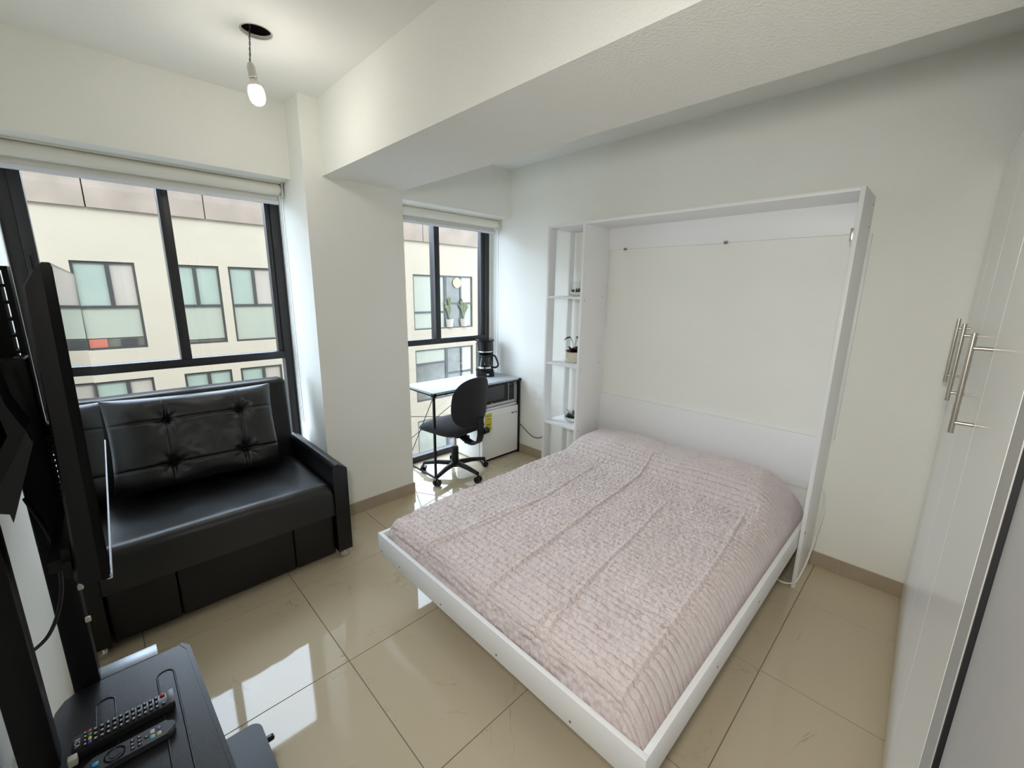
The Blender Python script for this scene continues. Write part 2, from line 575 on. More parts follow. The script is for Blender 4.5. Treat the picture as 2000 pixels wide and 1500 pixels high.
def blind(x0, x1, label):
    t = thing('roller_blind', label, 'blind', ((x0 + x1) / 2, 3.0, 2.02), 'rolled-up roller blinds')
    bm = NB()
    tube(bm, [(x0 + 0.02, 3.005, 2.094), (x1 - 0.02, 3.005, 2.094)], 0.034, 24)
    r = obj('fabric_roll', bm, BLIND, t, True, auto=40)
    bm = NB()
    prism(bm, [(3.036, 2.094), (3.039, 2.094), (3.032, 2.035), (3.029, 2.035)], 0, x0 + 0.022, x1 - 0.022)
    obj('fabric_drop', bm, BLIND, t)
    bm = NB()
    prism(bm, [(3.019, 2.012), (3.040, 2.012), (3.042, 2.030), (3.036, 2.042), (3.024, 2.042), (3.017, 2.030)], 0, x0 + 0.022, x1 - 0.022)
    obj('hem_bar', bm, BLINDBAR, t)
    bm = NB()
    box(bm, x0 + 0.015, x1 - 0.015, 2.968, 3.046, 2.126, ZS, 0.002)
    obj('head_rail', bm, BLIND, t, True, auto=40)
    for xx in (x0 + 0.008, x1 - 0.008):
        bm = NB()
        box(bm, xx - 0.003, xx + 0.003, 2.965, 3.045, 2.05, ZS, 0.002)
        cyl(bm, (xx - 0.008, 3.005, 2.094), (xx + 0.008, 3.005, 2.094), 0.022, 16)
        obj('bracket', bm, CORDW, t, True, auto=40)
    bm = NB()
    for dy in (-0.016, 0.016):
        tube(bm, [(x1 - 0.006, 3.005 + dy, 2.09), (x1 - 0.006, 3.005 + dy, 0.62)], 0.0016, 6)
    tube(bm, smooth_path([(x1 - 0.006, 2.989, 0.62), (x1 - 0.006, 2.996, 0.607), (x1 - 0.006, 3.005, 0.603), (x1 - 0.006, 3.014, 0.607), (x1 - 0.006, 3.021, 0.62)], 4), 0.0016, 6)
    obj('bead_chain', bm, CHAIN, t, True)
    return t
blind(XL + 0.005, CX0 - 0.004, 'wide cream roller blind rolled up above the window behind the sofa')
blind(CX1 + 0.004, XR - 0.012, 'narrower cream roller blind rolled up above the window behind the desk')

# ------------------------------------------------------------------ outside: the apartment block across the street
D = 13.8
FAC = mat('cream_render', (0.254, 0.219, 0.164), 0.9, bump=0.003, bscale=40, var=0.03, vscale=0.8)
CONC = mat('bare_concrete', (0.172, 0.136, 0.105), 0.9, bump=0.003, bscale=30, var=0.16, vscale=1.6)
FRM = mat('far_window_frame', (0.02, 0.02, 0.019), 0.5)
TEAL = mat('green_tinted_glass', (0.176, 0.208, 0.174), 0.25, var=0.06, vscale=1.5)
FROST = mat('white_frosted_glass', (0.235, 0.207, 0.175), 0.35, var=0.03, vscale=2)
PALE = mat('pale_green_frosted_glass', (0.198, 0.205, 0.161), 0.4, var=0.03, vscale=1)
GREYG = mat('grey_interior_glass', (0.075, 0.075, 0.06), 0.2, var=0.25, vscale=3)
REDG = mat('red_storage_box', (0.25, 0.065, 0.04), 0.7)

wins = []
def kx(k): return k * D
def kz(k): return 1.511 + k * D
FLH = 0.2015
cols = [(-0.0165, 0.063, 'A'), (0.108, 0.1855, 'B'), (0.2005, 0.2785, 'C'), (0.6125, 0.813, 'D')]
rows = [0.0385, 0.0385 - FLH, 0.0385 - 2 * FLH, 0.0385 - 3 * FLH]
FX0, FX1, FZ0, FZ1 = -9.0, 11.75, -13.0, 3.2
bld = thing('apartment_building', 'cream rendered apartment building across the street seen through the windows', 'building', (1.5, D + 0.1, -13.0))
# wall as strips around the openings so that each window sits in a real recess
bm = NB()
hx = sorted({FX0, FX1} | {kx(c) for c0_, c1_, _ in cols for c in (c0_, c1_)})
hz = sorted({FZ0, FZ1} | {kz(r) for r in rows} | {kz(r - 0.1465) for r in rows})
def inwin(xm, zm):
    for c0_, c1_, _ in cols:
        for r in rows:
            if kx(c0_) < xm < kx(c1_) and kz(r - 0.1465) < zm < kz(r): return True
    return False
for za, zb in zip(hz, hz[1:]):
    run = None
    for xa, xb in zip(hx, hx[1:]):
        if inwin((xa + xb) / 2, (za + zb) / 2):
            if run: box(bm, run[0], run[1], D, D + 0.25, za, zb)
            run = None
        else:
            run = (run[0], xb) if run else (xa, xb)
    if run: box(bm, run[0], run[1], D, D + 0.25, za, zb)
box(bm, FX0, FX1, D + 0.25, D + 6, FZ0, FZ1)
obj('facade_wall', bm, FAC, bld)
px_ = [-9.0, -6.4, -4.2, -2.0, 0.212, 2.40, 4.6, 6.8, 8.9, 11.43]
for xa, xb in zip(px_, px_[1:]):
    bm = NB()
    box(bm, xa + 0.012, xb - 0.012, D - 0.06, D + 0.2, 3.2, 4.75)
    for xx in (xa + 0.35, (xa + xb) / 2 + 0.3, xb - 0.35):
        for zz in (3.45, 3.95):
            cyl(bm, (xx, D - 0.062, zz), (xx, D - 0.04, zz), 0.022, 8)
    obj('parapet_panel', bm, CONC, bld)
bx('parapet_core', -9.0, 11.43, D, D + 0.19, 3.2, 4.73, DARKV, bld)
bx('end_wall', 11.43, 11.75, D - 0.02, D + 0.3, 3.2, 4.9, FAC, bld)

def far_window(c0_, c1_, kind, r):
    x0, x1 = kx(c0_), kx(c1_)
    z1, z0 = kz(r), kz(r - 0.1465)
    f = 0.05
    bm = NB()
    ya, yb = D + 0.03, D + 0.10
    box(bm, x0, x1, ya, yb, z1 - f, z1)
    box(bm, x0, x1, ya, yb, z0, z0 + f)
    box(bm, x0, x0 + f, ya, yb, z0 + f, z1 - f)
    box(bm, x1 - f, x1, ya, yb, z0 + f, z1 - f)
    if kind == 'D':
        xm = x0 + (x1 - x0) * 0.52
        box(bm, xm - 0.06, xm + 0.06, ya, yb, z0 + f, z1 - f)
        zl, zr = z1 - (0.0995 if r != rows[1] else 0.040) * D, z1 - 0.0765 * D
        x3 = x0 + (x1 - x0) * 0.79
        box(bm, x0 + f, xm - 0.06, ya, yb, zl - 0.03, zl + 0.03)
        box(bm, xm + 0.06, x1 - f, ya, yb, zr - 0.03, zr + 0.03)
        box(bm, x3 - 0.035, x3 + 0.035, ya, yb, z0 + f, z1 - f)
        fr = obj('window', bm, FRM, bld)
        LB = GREYG if r == rows[1] else PALE
        for pa, pb, qa, qb, mm in ((x0 + f, xm - .06, zl + .03, z1 - f, PALE), (x0 + f, xm - .06, z0 + f, zl - .03, LB),
                                   (xm + .06, x3 - .035, zr + .03, z1 - f, GREYG), (x3 + .035, x1 - f, zr + .03, z1 - f, FROST),
                                   (xm + .06, x3 - .035, z0 + f, zr - .03, GREYG), (x3 + .035, x1 - f, z0 + f, zr - .03, PALE)):
            bx('pane', pa, pb, ya + .03, ya + .05, qa, qb, mm, fr)
        return fr
    zm = z1 - 0.0745 * D
    box(bm, x0 + f, x1 - f, ya, yb, zm - 0.03, zm + 0.03)
    xm = x0 + (x1 - x0) * (0.55 if kind != 'B' else 0.5)
    box(bm, xm - 0.04, xm + 0.04, ya, yb, zm + 0.03, z1 - f)
    zs_ = z0 + 0.27 if kind == 'A' else (z0 + 0.12 if kind == 'B' else z0 + f)
    fr = obj('window', bm, FRM, bld)
    bx('pane', x0 + f, xm - .04, ya + .03, ya + .05, zm + .03, z1 - f, TEAL, fr)
    bx('pane', xm + .04, x1 - f, ya + .03, ya + .05, zm + .03, z1 - f, TEAL if kind == 'B' else FROST, fr)
    bx('pane', x0 + f, x1 - f, ya + .03, ya + .05, zs_, zm - .03, PALE, fr)
    if kind != 'C':
        bx('pane', x0 + f, x1 - f, ya + .05, ya + .06, z0 + f, zs_, GREYG, fr)
    if kind == 'A':
        bx('stored_box', x0 + f + 0.02, x0 + 0.38, ya + .03, ya + .049, z0 + f, z0 + f + 0.2, REDG, fr)
        bx('stored_box', x0 + 0.62, x0 + 0.92, ya + .03, ya + .049, z0 + f, z0 + f + 0.18, FRM, fr)
    return fr
for r in rows:
    for c0_, c1_, kind in cols:
        fw = far_window(c0_, c1_, kind, r)
        if kind == 'D' and r == rows[0]:
            # potted plants and a clock showing behind the far balcony glass
            GRN = mat('far_plant_leaf', (0.07, 0.08, 0.035), 0.7)
            POT = mat('far_white_pot', (0.28, 0.25, 0.21), 0.6)
            for pxx in (10.05, 10.75):
                bm = NB()
                lathe(bm, [(0.0, 0), (0.13, 0), (0.17, 0.3), (0.15, 0.3), (0.0, 0.28)], (pxx, D + 0.02, kz(rows[0] - 0.1465) + 0.055), 14)
                obj('flower_pot', bm, POT, fw, True, auto=40)
                bm = NB()
                for k in range(9):
                    a_ = random.uniform(-0.9, 0.9)
                    h_ = random.uniform(0.5, 0.9)
                    z_ = kz(rows[0] - 0.1465) + 0.34
                    tube(bm, smooth_path([(pxx, D + 0.02, z_), (pxx + a_ * 0.12, D + 0.01, z_ + h_ * 0.6), (pxx + a_ * 0.28, D, z_ + h_)], 4), [0.02] * 4 + [0.035] * 4 + [0.008], 5)
                obj('foliage', bm, GRN, fw, True)
            bm = NB()
            cyl(bm, (10.46, D + 0.01, 1.78), (10.46, D + 0.055, 1.78), 0.2, 24)
            obj('wall_clock', bm, mat('far_clock', (0.25, 0.22, 0.13), 0.6), fw, True, auto=40)
bm = NB()
box(bm, -14, XL - 0.1, YO - 0.25, YO, -13.0, 9.0)
box(bm, XR + 0.1, 16, YO - 0.25, YO, -13.0, 9.0)
box(bm, XL - 0.1, XR + 0.1, YO - 0.25, YO, ZC + 0.27, 9.0)
box(bm, XL - 0.1, XR + 0.1, YO - 0.25, YO, -13.0, -0.121)
struct(obj('wall_exterior', bm, FAC), 'outer street front of the building the room is in')
gr = struct(bx('ground', -60, 80, YO + 0.3, 90, -13.3, -13.0, mat('street_asphalt', (0.25, 0.25, 0.24), 0.9, var=0.1)))

# ------------------------------------------------------------------ fold-down wall bed with shelf tower
FX = 2.438          # front plane of the cabinet
BKX = 2.735         # back edge of the uprights, rails fill up to the wall
PT = 0.018
ZT = 1.97
BY0, BY1 = 0.339, 1.802      # outer faces of the two bed uprights
wb = thing('fold_down_bed', 'white fold-down wall bed cabinet with open shelf tower, bed lowered', 'wall bed', (2.6, 1.07, 0))
SCREW = mat('screw_head', (0.25, 0.24, 0.23), 0.35, metal=0.8)
rp = bx('side_panel', FX, BKX, BY0, BY0 + PT, 0, ZT, WHITE, wb, 0.001)
lp = bx('side_panel', FX, BKX, BY1, BY1 + PT, 0, ZT, WHITE, wb, 0.001)
bx('top_panel', FX, BKX, BY0 + PT, BY1, ZT - PT, ZT, WHITE, wb, 0.001)
bx('top_rail', BKX, XR - 0.001, BY0, BY1 + PT, 1.805, ZT, WHITE, wb, 0.001)
bx('headboard', BKX, XR - 0.001, BY0, BY1 + PT, 0.444, 0.747, WHITE, wb, 0.001)
bx('back_strip', BKX - 0.002, XR - 0.001, BY0 - 0.014, BY0, 0.750, 1.803, EDGE, wb, 0.001)  # added strip, stands in for the bright gap line beside the upright
# hardware on the top rail
for yy, ww in ((1.655, 0.02), (0.985, 0.02)):
    bx('rail_clip', BKX - 0.012, BKX, yy, yy + ww, 1.797, 1.812, SCREW, wb, 0.002)
bx('pull_strip', BKX - 0.006, BKX, 1.0, 1.17, 1.800, 1.806, EDGE, wb, 0.001)
la = bx('latch', FX + 0.008, FX + 0.03, BY0 + PT, BY0 + PT + 0.012, 1.745, 1.80, STEEL, wb, 0.002)
# screws on panels
def screw(p, axis, parent, r=0.0045):
    bm = NB()
    q = list(p)
    q[axis] += 0.0012
    p2 = list(p)
    p2[axis] -= 0.0012
    cyl(bm, p2, q, r, 10)
    return obj('screw', bm, SCREW, parent, True, auto=40)
for zz in (0.495, 0.96, 1.45):
    screw((FX + 0.03, BY1, zz), 1, lp, 0.004)
    screw((BKX - 0.05, BY1, zz + 0.03), 1, lp, 0.004)
for xx, zz, r in ((FX + 0.02, 0.315, 0.009), (FX + 0.03, 0.03, 0.004), (BKX - 0.03, 1.93, 0.005), (BKX - 0.03, 1.83, 0.005)):
    screw((xx, BY0, zz), 1, rp, r)
# shelf tower
SY1 = 2.130
bx('shelf_top', FX, BKX, BY1 + PT, SY1, ZT - PT, ZT, WHITE, wb, 0.001)
bx('shelf_post', FX, FX + 0.075, SY1 - PT, SY1, 0, ZT - PT, WHITE, wb, 0.001)
bx('shelf_post', BKX - 0.055, BKX, SY1 - PT, SY1, 0, ZT - PT, WHITE, wb, 0.001)
bx('shelf_post', BKX - 0.018, BKX, BY1 + PT, BY1 + PT + 0.05, 0, ZT - PT, WHITE, wb, 0.001)
for zz in (1.476, 0.982, 0.513):
    bx('shelf', FX + 0.002, BKX - 0.018, BY1 + PT, SY1 - PT, zz - PT, zz, WHITE, wb, 0.001)
# bed frame
RT, RB = 0.335, 0.226
FT = 0.853
bedf = bx('bed_platform', FT + 0.02, 2.70, BY0 + PT + 0.03, BY1 - 0.03, 0.240, 0.256, mat('platform_board', (0.30, 0.24, 0.18), 0.8), wb)
fr_ = bx('foot_rail', FT, FT + 0.018, BY0 + PT + 0.002, BY1 - 0.002, RB, RT, WHITE, wb, 0.0012)
bx('side_rail', FT + 0.018, 2.70, BY0 + PT + 0.002, BY0 + PT + 0.020, RB, RT, WHITE, wb, 0.0012)
bx('side_rail', FT + 0.018, 2.70, BY1 - 0.020, BY1 - 0.002, RB, RT, WHITE, wb, 0.0012)
bx('head_rail', 2.70, 2.718, BY0 + PT + 0.002, BY1 - 0.002, RB, RT, WHITE, wb, 0.0012)
for yy in (1.77, 1.60, 1.27, 0.93, 0.60, 0.385):
    screw((FT, yy, 0.247), 0, fr_, 0.004)
for xx in (0.88, 1.35, 1.8, 2.2):
    screw((xx, BY0 + PT + 0.002, 0.27), 1, fr_, 0.004)

# ------------------------------------------------------------------ quilt over mattress and pillows
def sstep(a, b, x):
    t = min(1, max(0, (x - a) / (b - a)))
    return t * t * (3 - 2 * t)
def lerp_pts(pts, x):
    if x <= pts[0][0]: return pts[0][1]
    for (xa, ya), (xb, yb) in zip(pts, pts[1:]):
        if x <= xb: return ya + (yb - ya) * (x - xa) / (xb - xa)
    return pts[-1][1]
def vnoise(x, y, seed=0):
    def h(i, j):
        n = math.sin(i * 127.1 + j * 311.7 + seed * 74.7) * 43758.5453
        return n - math.floor(n)
    i, j = math.floor(x), math.floor(y)
    fx, fy = x - i, y - j
    fx = fx * fx * (3 - 2 * fx); fy = fy * fy * (3 - 2 * fy)
    return (h(i, j) * (1 - fx) + h(i + 1, j) * fx) * (1 - fy) + (h(i, j + 1) * (1 - fx) + h(i + 1, j + 1) * fx) * fy - 0.5
QX0, QX1, QY0, QY1 = FT + 0.022, 2.712, BY0 + PT + 0.024, BY1 - 0.024
creases = [([(0.86, 1.035), (1.2, 1.06), (1.8, 1.115), (2.5, 1.165)], 0.0065, 0.009),
           ([(0.86, 0.725), (1.0, 0.765), (1.25, 0.80), (2.1, 0.885)], 0.0065, 0.008),
           ([(0.86, 0.455), (1.25, 0.475), (1.76, 0.505), (2.0, 0.53), (2.3, 0.56)], 0.0065, 0.008),
           ([(0.86, 1.415), (1.15, 1.375), (1.6, 1.36), (2.28, 1.42)], 0.0065, 0.007),
           ([(0.86, 1.445), (1.1, 1.40), (1.4, 1.40), (1.55, 1.365)], 0.0065, 0.006),
           ([(0.86, 0.79), (1.0, 0.80), (1.15, 0.775), (1.3, 0.80)], 0.006, 0.007)]
NX, NY = 520, 400
verts = []
stitch_shade = []
for i in range(NX + 1):
    u = i / NX
    u = u * (0.45 + 0.55 * min(1.0, u * 5.0)) if u < 0.2 else u
    for j in range(NY + 1):
        v = j / NY
        # concentrate rows at the edges so that the rounded rims stay smooth
        x = QX0 + (QX1 - QX0) * u
        y = QY0 + (QY1 - QY0) * v
        df, dl, dr, dh = x - QX0, QY1 - y, y - QY0, QX1 - x
        top = 0.432 - 0.018 * (1 - sstep(0.0, 0.35, df))
        # pillows under the head end
        yend = sstep(0.0, 0.20, dr - 0.015) * sstep(0.0, 0.14, dl + 0.03)
        pil = sstep(2.20 - 0.06 * sstep(0.7, 0.3, y), 2.43, x) * yend * (0.088 + 0.020 * math.exp(-((y - 0.75) / 0.28) ** 2) + 0.010 * math.exp(-((y - 1.45) / 0.22) ** 2))
        pil *= 1 - 0.9 * (1 - sstep(0.0, 0.09, dh))
        z = top + pil
        # rims
        def rim(d, r, h):
            if d >= r: return 0.0
            t = 1 - d / r
            return h * (1 - math.sqrt(max(0.0, 1 - t * t)))
        wob = 0.012 * vnoise(x * 4, 3.3, 5)
        rf_ = rim(df, 0.060 + 0.02 * vnoise(y * 5, 1.2, 3), 0.13)
        wf = sstep(0.045, 0.008, df)
        dz = rf_ + rim(dl, 0.06, 0.13)
        rr = 0.095 + wob * 1.5
        if dr < rr + 0.03:
            t = max(0.0, 1 - dr / (rr + 0.03))
            dz += 0.035 * t + 0.105 * t ** 3.2
        dz += 0.10 * (1 - sstep(0, 0.03, dh))
        z -= dz
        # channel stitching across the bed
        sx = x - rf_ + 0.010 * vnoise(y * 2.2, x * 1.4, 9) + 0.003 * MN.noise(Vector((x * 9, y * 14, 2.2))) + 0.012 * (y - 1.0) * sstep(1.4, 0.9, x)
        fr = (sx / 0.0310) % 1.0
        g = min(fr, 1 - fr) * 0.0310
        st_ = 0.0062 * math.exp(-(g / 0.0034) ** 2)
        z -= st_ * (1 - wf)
        stitch_shade.append(math.exp(-(g / 0.0016) ** 2))
        # puckers between the stitch lines
        pk = 0.0050 * MN.noise(Vector(((x - rf_) * 40, y * 56, 1.3))) + 0.0066 * MN.noise(Vector(((x - rf_) * 70 + y * 9, y * 104, 7.7))) + 0.0026 * MN.noise(Vector((x * 120, y * 170, 3.1)))
        z += pk * (1 - 0.5 * sstep(2.15, 2.5, x)) * (0.35 + 0.65 * sstep(0.0, 0.12, dr))
        z += 0.010 * vnoise(x * 3.1, y * 4.2, 4) + 0.006 * vnoise(x * 9, y * 8, 6)
        for pts, wd, dp in creases:
            if pts[0][0] - 0.01 <= x <= pts[-1][0]:
                yc = lerp_pts(pts, x) + 0.006 * vnoise(x * 14, 0.5, 8)
                q = (y - yc) / wd
                if abs(q) < 4:
                    fade = sstep(pts[-1][0], pts[-1][0] - 0.25, x)
                    z -= fade * dp * math.exp(-(q * 1.8) ** 2)
                    z += fade * dp * 0.9 * math.exp(-((q - 1.4) / 1.1) ** 2)
        verts.append((x + wf * (st_ + max(0.0, 0.004 - pk * 1.2)), y, max(z, 0.272)))
faces = []
W_ = NY + 1
for i in range(NX):
    for j in range(NY):
        a = i * W_ + j
        faces.append((a, a + W_, a + W_ + 1, a + 1))
# skirt down to the platform
border = [i * W_ for i in range(NX + 1)] + [NX * W_ + j for j in range(1, NY + 1)] + [i * W_ + NY for i in range(NX - 1, -1, -1)] + [j for j in range(NY - 1, 0, -1)]
nb = len(verts)
for b in border:
    verts.append((verts[b][0], verts[b][1], 0.2565))
for k in range(len(border)):
    k2 = (k + 1) % len(border)
    faces.append((border[k2], border[k], nb + k, nb + k2))
faces.append(tuple(nb + k for k in range(len(border))))
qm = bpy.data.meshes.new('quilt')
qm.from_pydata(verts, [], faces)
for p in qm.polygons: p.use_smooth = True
QUILT = mat('pink_beige_quilt', (0.69, 0.60, 0.585), 0.9, bump=0.0028, bscale=150, var=0.05, vscale=5, sheen=0.25, stretch=(1, 1.5, 1))
att = qm.attributes.new('stitch_shade', 'FLOAT', 'POINT')
att.data.foreach_set('value', stitch_shade + [0.0] * (len(qm.vertices) - len(stitch_shade)))
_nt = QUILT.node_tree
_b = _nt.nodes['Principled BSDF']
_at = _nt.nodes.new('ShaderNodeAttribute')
_at.attribute_name = 'stitch_shade'
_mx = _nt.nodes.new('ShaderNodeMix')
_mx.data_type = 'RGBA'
_mx.inputs['B'].default_value = (0.36, 0.28, 0.265, 1)  # groove shade painted into the colour, together with a darker thread
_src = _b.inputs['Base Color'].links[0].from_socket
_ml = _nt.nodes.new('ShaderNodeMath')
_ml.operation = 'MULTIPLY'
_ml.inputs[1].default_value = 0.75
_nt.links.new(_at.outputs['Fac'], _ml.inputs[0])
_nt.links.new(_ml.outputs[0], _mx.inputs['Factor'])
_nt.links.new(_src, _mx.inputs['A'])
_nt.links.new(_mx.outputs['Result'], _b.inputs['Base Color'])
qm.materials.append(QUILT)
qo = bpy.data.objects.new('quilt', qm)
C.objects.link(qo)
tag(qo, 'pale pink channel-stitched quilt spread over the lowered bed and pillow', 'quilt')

# ------------------------------------------------------------------ sofa
sf = thing('sofa', 'black leatherette two-seat sofa bed with chrome feet below the window', 'sofa', (0.34, 2.6, 0))
SX0, SX1 = -0.215, 0.888
AW = 0.078
SYF, SYB = 2.205, 2.98
# front panels
cuts = [SX0 + AW + 0.004, 0.103, 0.593, SX1 - AW - 0.004]
for a_, b_ in zip(cuts, cuts[1:]):
    bm = NB()
    box(bm, a_ + 0.0015, b_ - 0.0015, 2.236, 2.40, 0.032, 0.268, 0.009, 3)
    obj('front_panel', bm, LEATHER, sf, True, auto=60)
bx('base_frame', SX0 + AW, SX1 - AW, 2.40, SYB - 0.05, 0.05, 0.268, LEATHER, sf, 0.01)
# seat cushion with a softly crowned top
def soft_slab(x0, x1, y0, y1, z0, z1, r, crown, nx=40, ny=30, wr=0.0, seed=0):
    bm = NB()
    def P(u, v):
        x = x0 + (x1 - x0) * u
        y = y0 + (y1 - y0) * v
        z = z1
        for d, s in ((x - x0, r * 0.7), (x1 - x, r * 0.7), (y - y0, r), (y1 - y, r * 0.5)):
            if d < s:
                t = 1 - d / s
                z -= r * (1 - math.sqrt(max(0, 1 - t * t)))
        z += crown * math.sin(PI * u) * math.sin(PI * min(1, v * 1.1))
        z += wr * vnoise(x * 9, y * 9, seed)
        return (x, y, z)
    def spread(k, n):
        t = k / n
        return 0.5 - 0.5 * math.cos(PI * t) * (0.6 + 0.4 * abs(math.cos(PI * t)))
    g = [[bm.verts.new(P(spread(i, nx), spread(j, ny))) for j in range(ny + 1)] for i in range(nx + 1)]
    for i in range(nx):
        for j in range(ny):
            bm.faces.new((g[i][j], g[i + 1][j], g[i + 1][j + 1], g[i][j + 1]))
    ring = [g[i][0] for i in range(nx + 1)] + [g[nx][j] for j in range(1, ny + 1)] + [g[i][ny] for i in range(nx - 1, -1, -1)] + [g[0][j] for j in range(ny - 1, 0, -1)]
    low = [bm.verts.new((v.co.x, v.co.y, z0)) for v in ring]
    for k in range(len(ring)):
        k2 = (k + 1) % len(ring)
        bm.faces.new((ring[k], ring[k2], low[k2], low[k]))
    bm.faces.new(low)
    return bm
obj('seat_cushion', soft_slab(SX0 + AW + 0.002, SX1 - AW - 0.002, 2.214, 2.86, 0.274, 0.462, 0.045, 0.012, wr=0.006, seed=11), LEATHER2, sf, True, auto=50)
# backrest leaning back
bm = NB()
box(bm, SX0 + AW + 0.02, SX1 - AW + 0.002, 2.80, 2.925, 0.30, 0.955, 0.03, 4)
for v in bm.verts:
    v.co.y += (v.co.z - 0.3) * 0.09
obj('backrest', bm, LEATHER, sf, True, auto=60)
for nm, xa, xb in (('armrest', SX1 - AW, SX1), ('armrest', SX0, SX0 + AW)):
    bm = NB()
    s_ = 1 if xa > 0.3 else -1
    xi, xo = (xa, xb) if s_ > 0 else (xb, xa)
    prof = [(xi, 0.048), (xo, 0.048), (xo, 0.535)]
    for k in range(5):
        a_ = k / 4 * PI / 2
        prof.append((xo - s_ * 0.012 * (1 - math.cos(a_)), 0.535 + 0.012 * math.sin(a_)))
    prof += [(xi + s_ * 0.030, 0.572), (xi + s_ * 0.016, 0.570), (xi + s_ * 0.006, 0.560), (xi, 0.540)]
    if s_ < 0: prof = prof[::-1]
    prism(bm, prof, 1, SYF, SYB)
    obj(nm, bm, LEATHER, sf, True, auto=35)
for xx in (SX1 - 0.040, SX0 + 0.040):
    for yy in (2.238, 2.93):
        bm = NB()
        lathe(bm, [(0.0, 0), (0.024, 0), (0.026, 0.004), (0.026, 0.030), (0.022, 0.036), (0.022, 0.047)], (xx, yy, 0.001), 24)
        obj('foot', bm, CHROME, sf, True, auto=40)

# back cushion
cu = bpy.data.objects
bm = NB()
CW, CH, CT = 0.375, 0.245, 0.100
us_ = (-0.36, 0.50)
vs_ = (-0.48, 0.45)
nx, ny = 150, 100
def cush(u, v, side):
    e = (max(0, 1 - abs(u) ** 5.0) ** 0.5) * (max(0, 1 - abs(v) ** 4.0) ** 0.5)
    t = CT * (0.12 + 0.88 * e) if e > 0 else 0
    if side > 0:
        for us in us_:
            t -= 0.013 * math.exp(-((u - us) * CW / 0.0055) ** 2) * e
        for vv in vs_:
            t -= 0.013 * math.exp(-((v - vv) * CH / 0.0055) ** 2) * e
        for us in us_:
            for vv in vs_:
                dx, dy = (u - us) * CW, (v - vv) * CH
                d = math.hypot(dx, dy)
                t -= 0.052 * math.exp(-(d / 0.034) ** 1.1) * e
                an = math.atan2(dy, dx)
                t += 0.0035 * math.cos(an * 7 + us * 9 + vv * 5) * math.exp(-((d - 0.040) / 0.030) ** 2) * e
        t += 0.012 * vnoise(u * 4, v * 3, 3) * e + 0.004 * vnoise(u * 9, v * 7, 4) * e
    pinch = 1 - 0.045 * (1 - abs(v) ** 2) * abs(u) ** 6
    pinch2 = 1 - 0.05 * (1 - abs(u) ** 2) * abs(v) ** 6
    return (u * CW * pinch, -side * t * (1.0 if side > 0 else 0.45), v * CH * pinch2)
for side in (1, -1):
    g = []
    for i in range(nx + 1):
        row = []
        for j in range(ny + 1):
            u = math.sin((i / nx - 0.5) * PI) if False else (i / nx * 2 - 1)
            v = j / ny * 2 - 1
            u = math.copysign(1 - (1 - abs(u)) ** 1.35, u)
            v = math.copysign(1 - (1 - abs(v)) ** 1.35, v)
            row.append(bm.verts.new(cush(u, v, side)))
        g.append(row)
    for i in range(nx):
        for j in range(ny):
            bm.faces.new((g[i][j], g[i + 1][j], g[i + 1][j + 1], g[i][j + 1]))
bmesh.ops.remove_doubles(bm, verts=bm.verts[:], dist=0.0004)
co = obj('back_cushion', bm, LEATHER2, None, True)
co.location = (0.325, 2.755, 0.715)
co.rotation_euler = (math.radians(-17), math.radians(1.0), 0)
tag(co, 'black tufted leatherette cushion leaning on the sofa backrest', 'cushion')

# ------------------------------------------------------------------ desk
dk = thing('desk', 'white-topped folding desk with thin black metal legs by the window', 'desk', (2.27, 2.9, 0))
DX0, DX1, DY0, DY1, DZ = 1.787, 2.748, 2.685, 3.10, 0.728
DTOP = mat('white_desk_top', (0.50, 0.54, 0.58), 0.5)
bx('desk_top', DX0, DX1, DY0, DY1, DZ - 0.018, DZ, DTOP, dk, 0.002)
for (x_, y_) in ((DX0 + 0.012, DY0 + 0.012), (DX1 - 0.012, DY0 + 0.012), (DX0 + 0.012, DY1 - 0.012), (DX1 - 0.012, DY1 - 0.012)):
    h_ = 0.0125 if x_ > 2.3 else 0.009
    bx('leg', x_ - h_, x_ + h_, y_ - h_, y_ + h_, 0.001, DZ - 0.019, BLKMET, dk, 0.003)
    bx('corner_bracket', x_ - 0.017, x_ + 0.017, y_ - 0.017, y_ + 0.017, DZ - 0.035, DZ - 0.006, BLKPLA, dk, 0.003)
bx('top_bar', DX0 + 0.02, DX1 - 0.02, DY0 + 0.004, DY0 + 0.022, DZ - 0.030, DZ - 0.0185, BLKMET, dk, 0.002)
bx('side_bar', DX0 + 0.003, DX0 + 0.020, DY0 + 0.02, DY1 - 0.02, DZ - 0.030, DZ - 0.0185, BLKMET, dk, 0.002)
bx('foot_bar', DX0 + 0.004, DX0 + 0.019, DY0 + 0.02, DY1 - 0.02, 0.012, 0.026, BLKMET, dk, 0.002)
bx('foot_bar', DX1 - 0.019, DX1 - 0.004, DY0 + 0.02, DY1 - 0.02, 0.012, 0.026, BLKMET, dk, 0.002)
for p, q in (((DX0 + 0.012, DY0 + 0.02, 0.69), (DX0 + 0.012, DY1 - 0.02, 0.10)), ((DX0 + 0.012, DY1 - 0.012, 0.45), (DX1 - 0.4, DY1 - 0.012, 0.34)),
             ((DX0 + 0.012, DY1 - 0.012, 0.24), (DX1 - 0.4, DY1 - 0.012, 0.52)), ((DX1 - 0.012, DY0 + 0.02, 0.69), (DX1 - 0.012, DY0 + 0.16, 0.56))):
    bm = NB()
    cyl(bm, p, q, 0.003, 8)
    obj('brace_rod', bm, BLKMET, dk, True, auto=40)

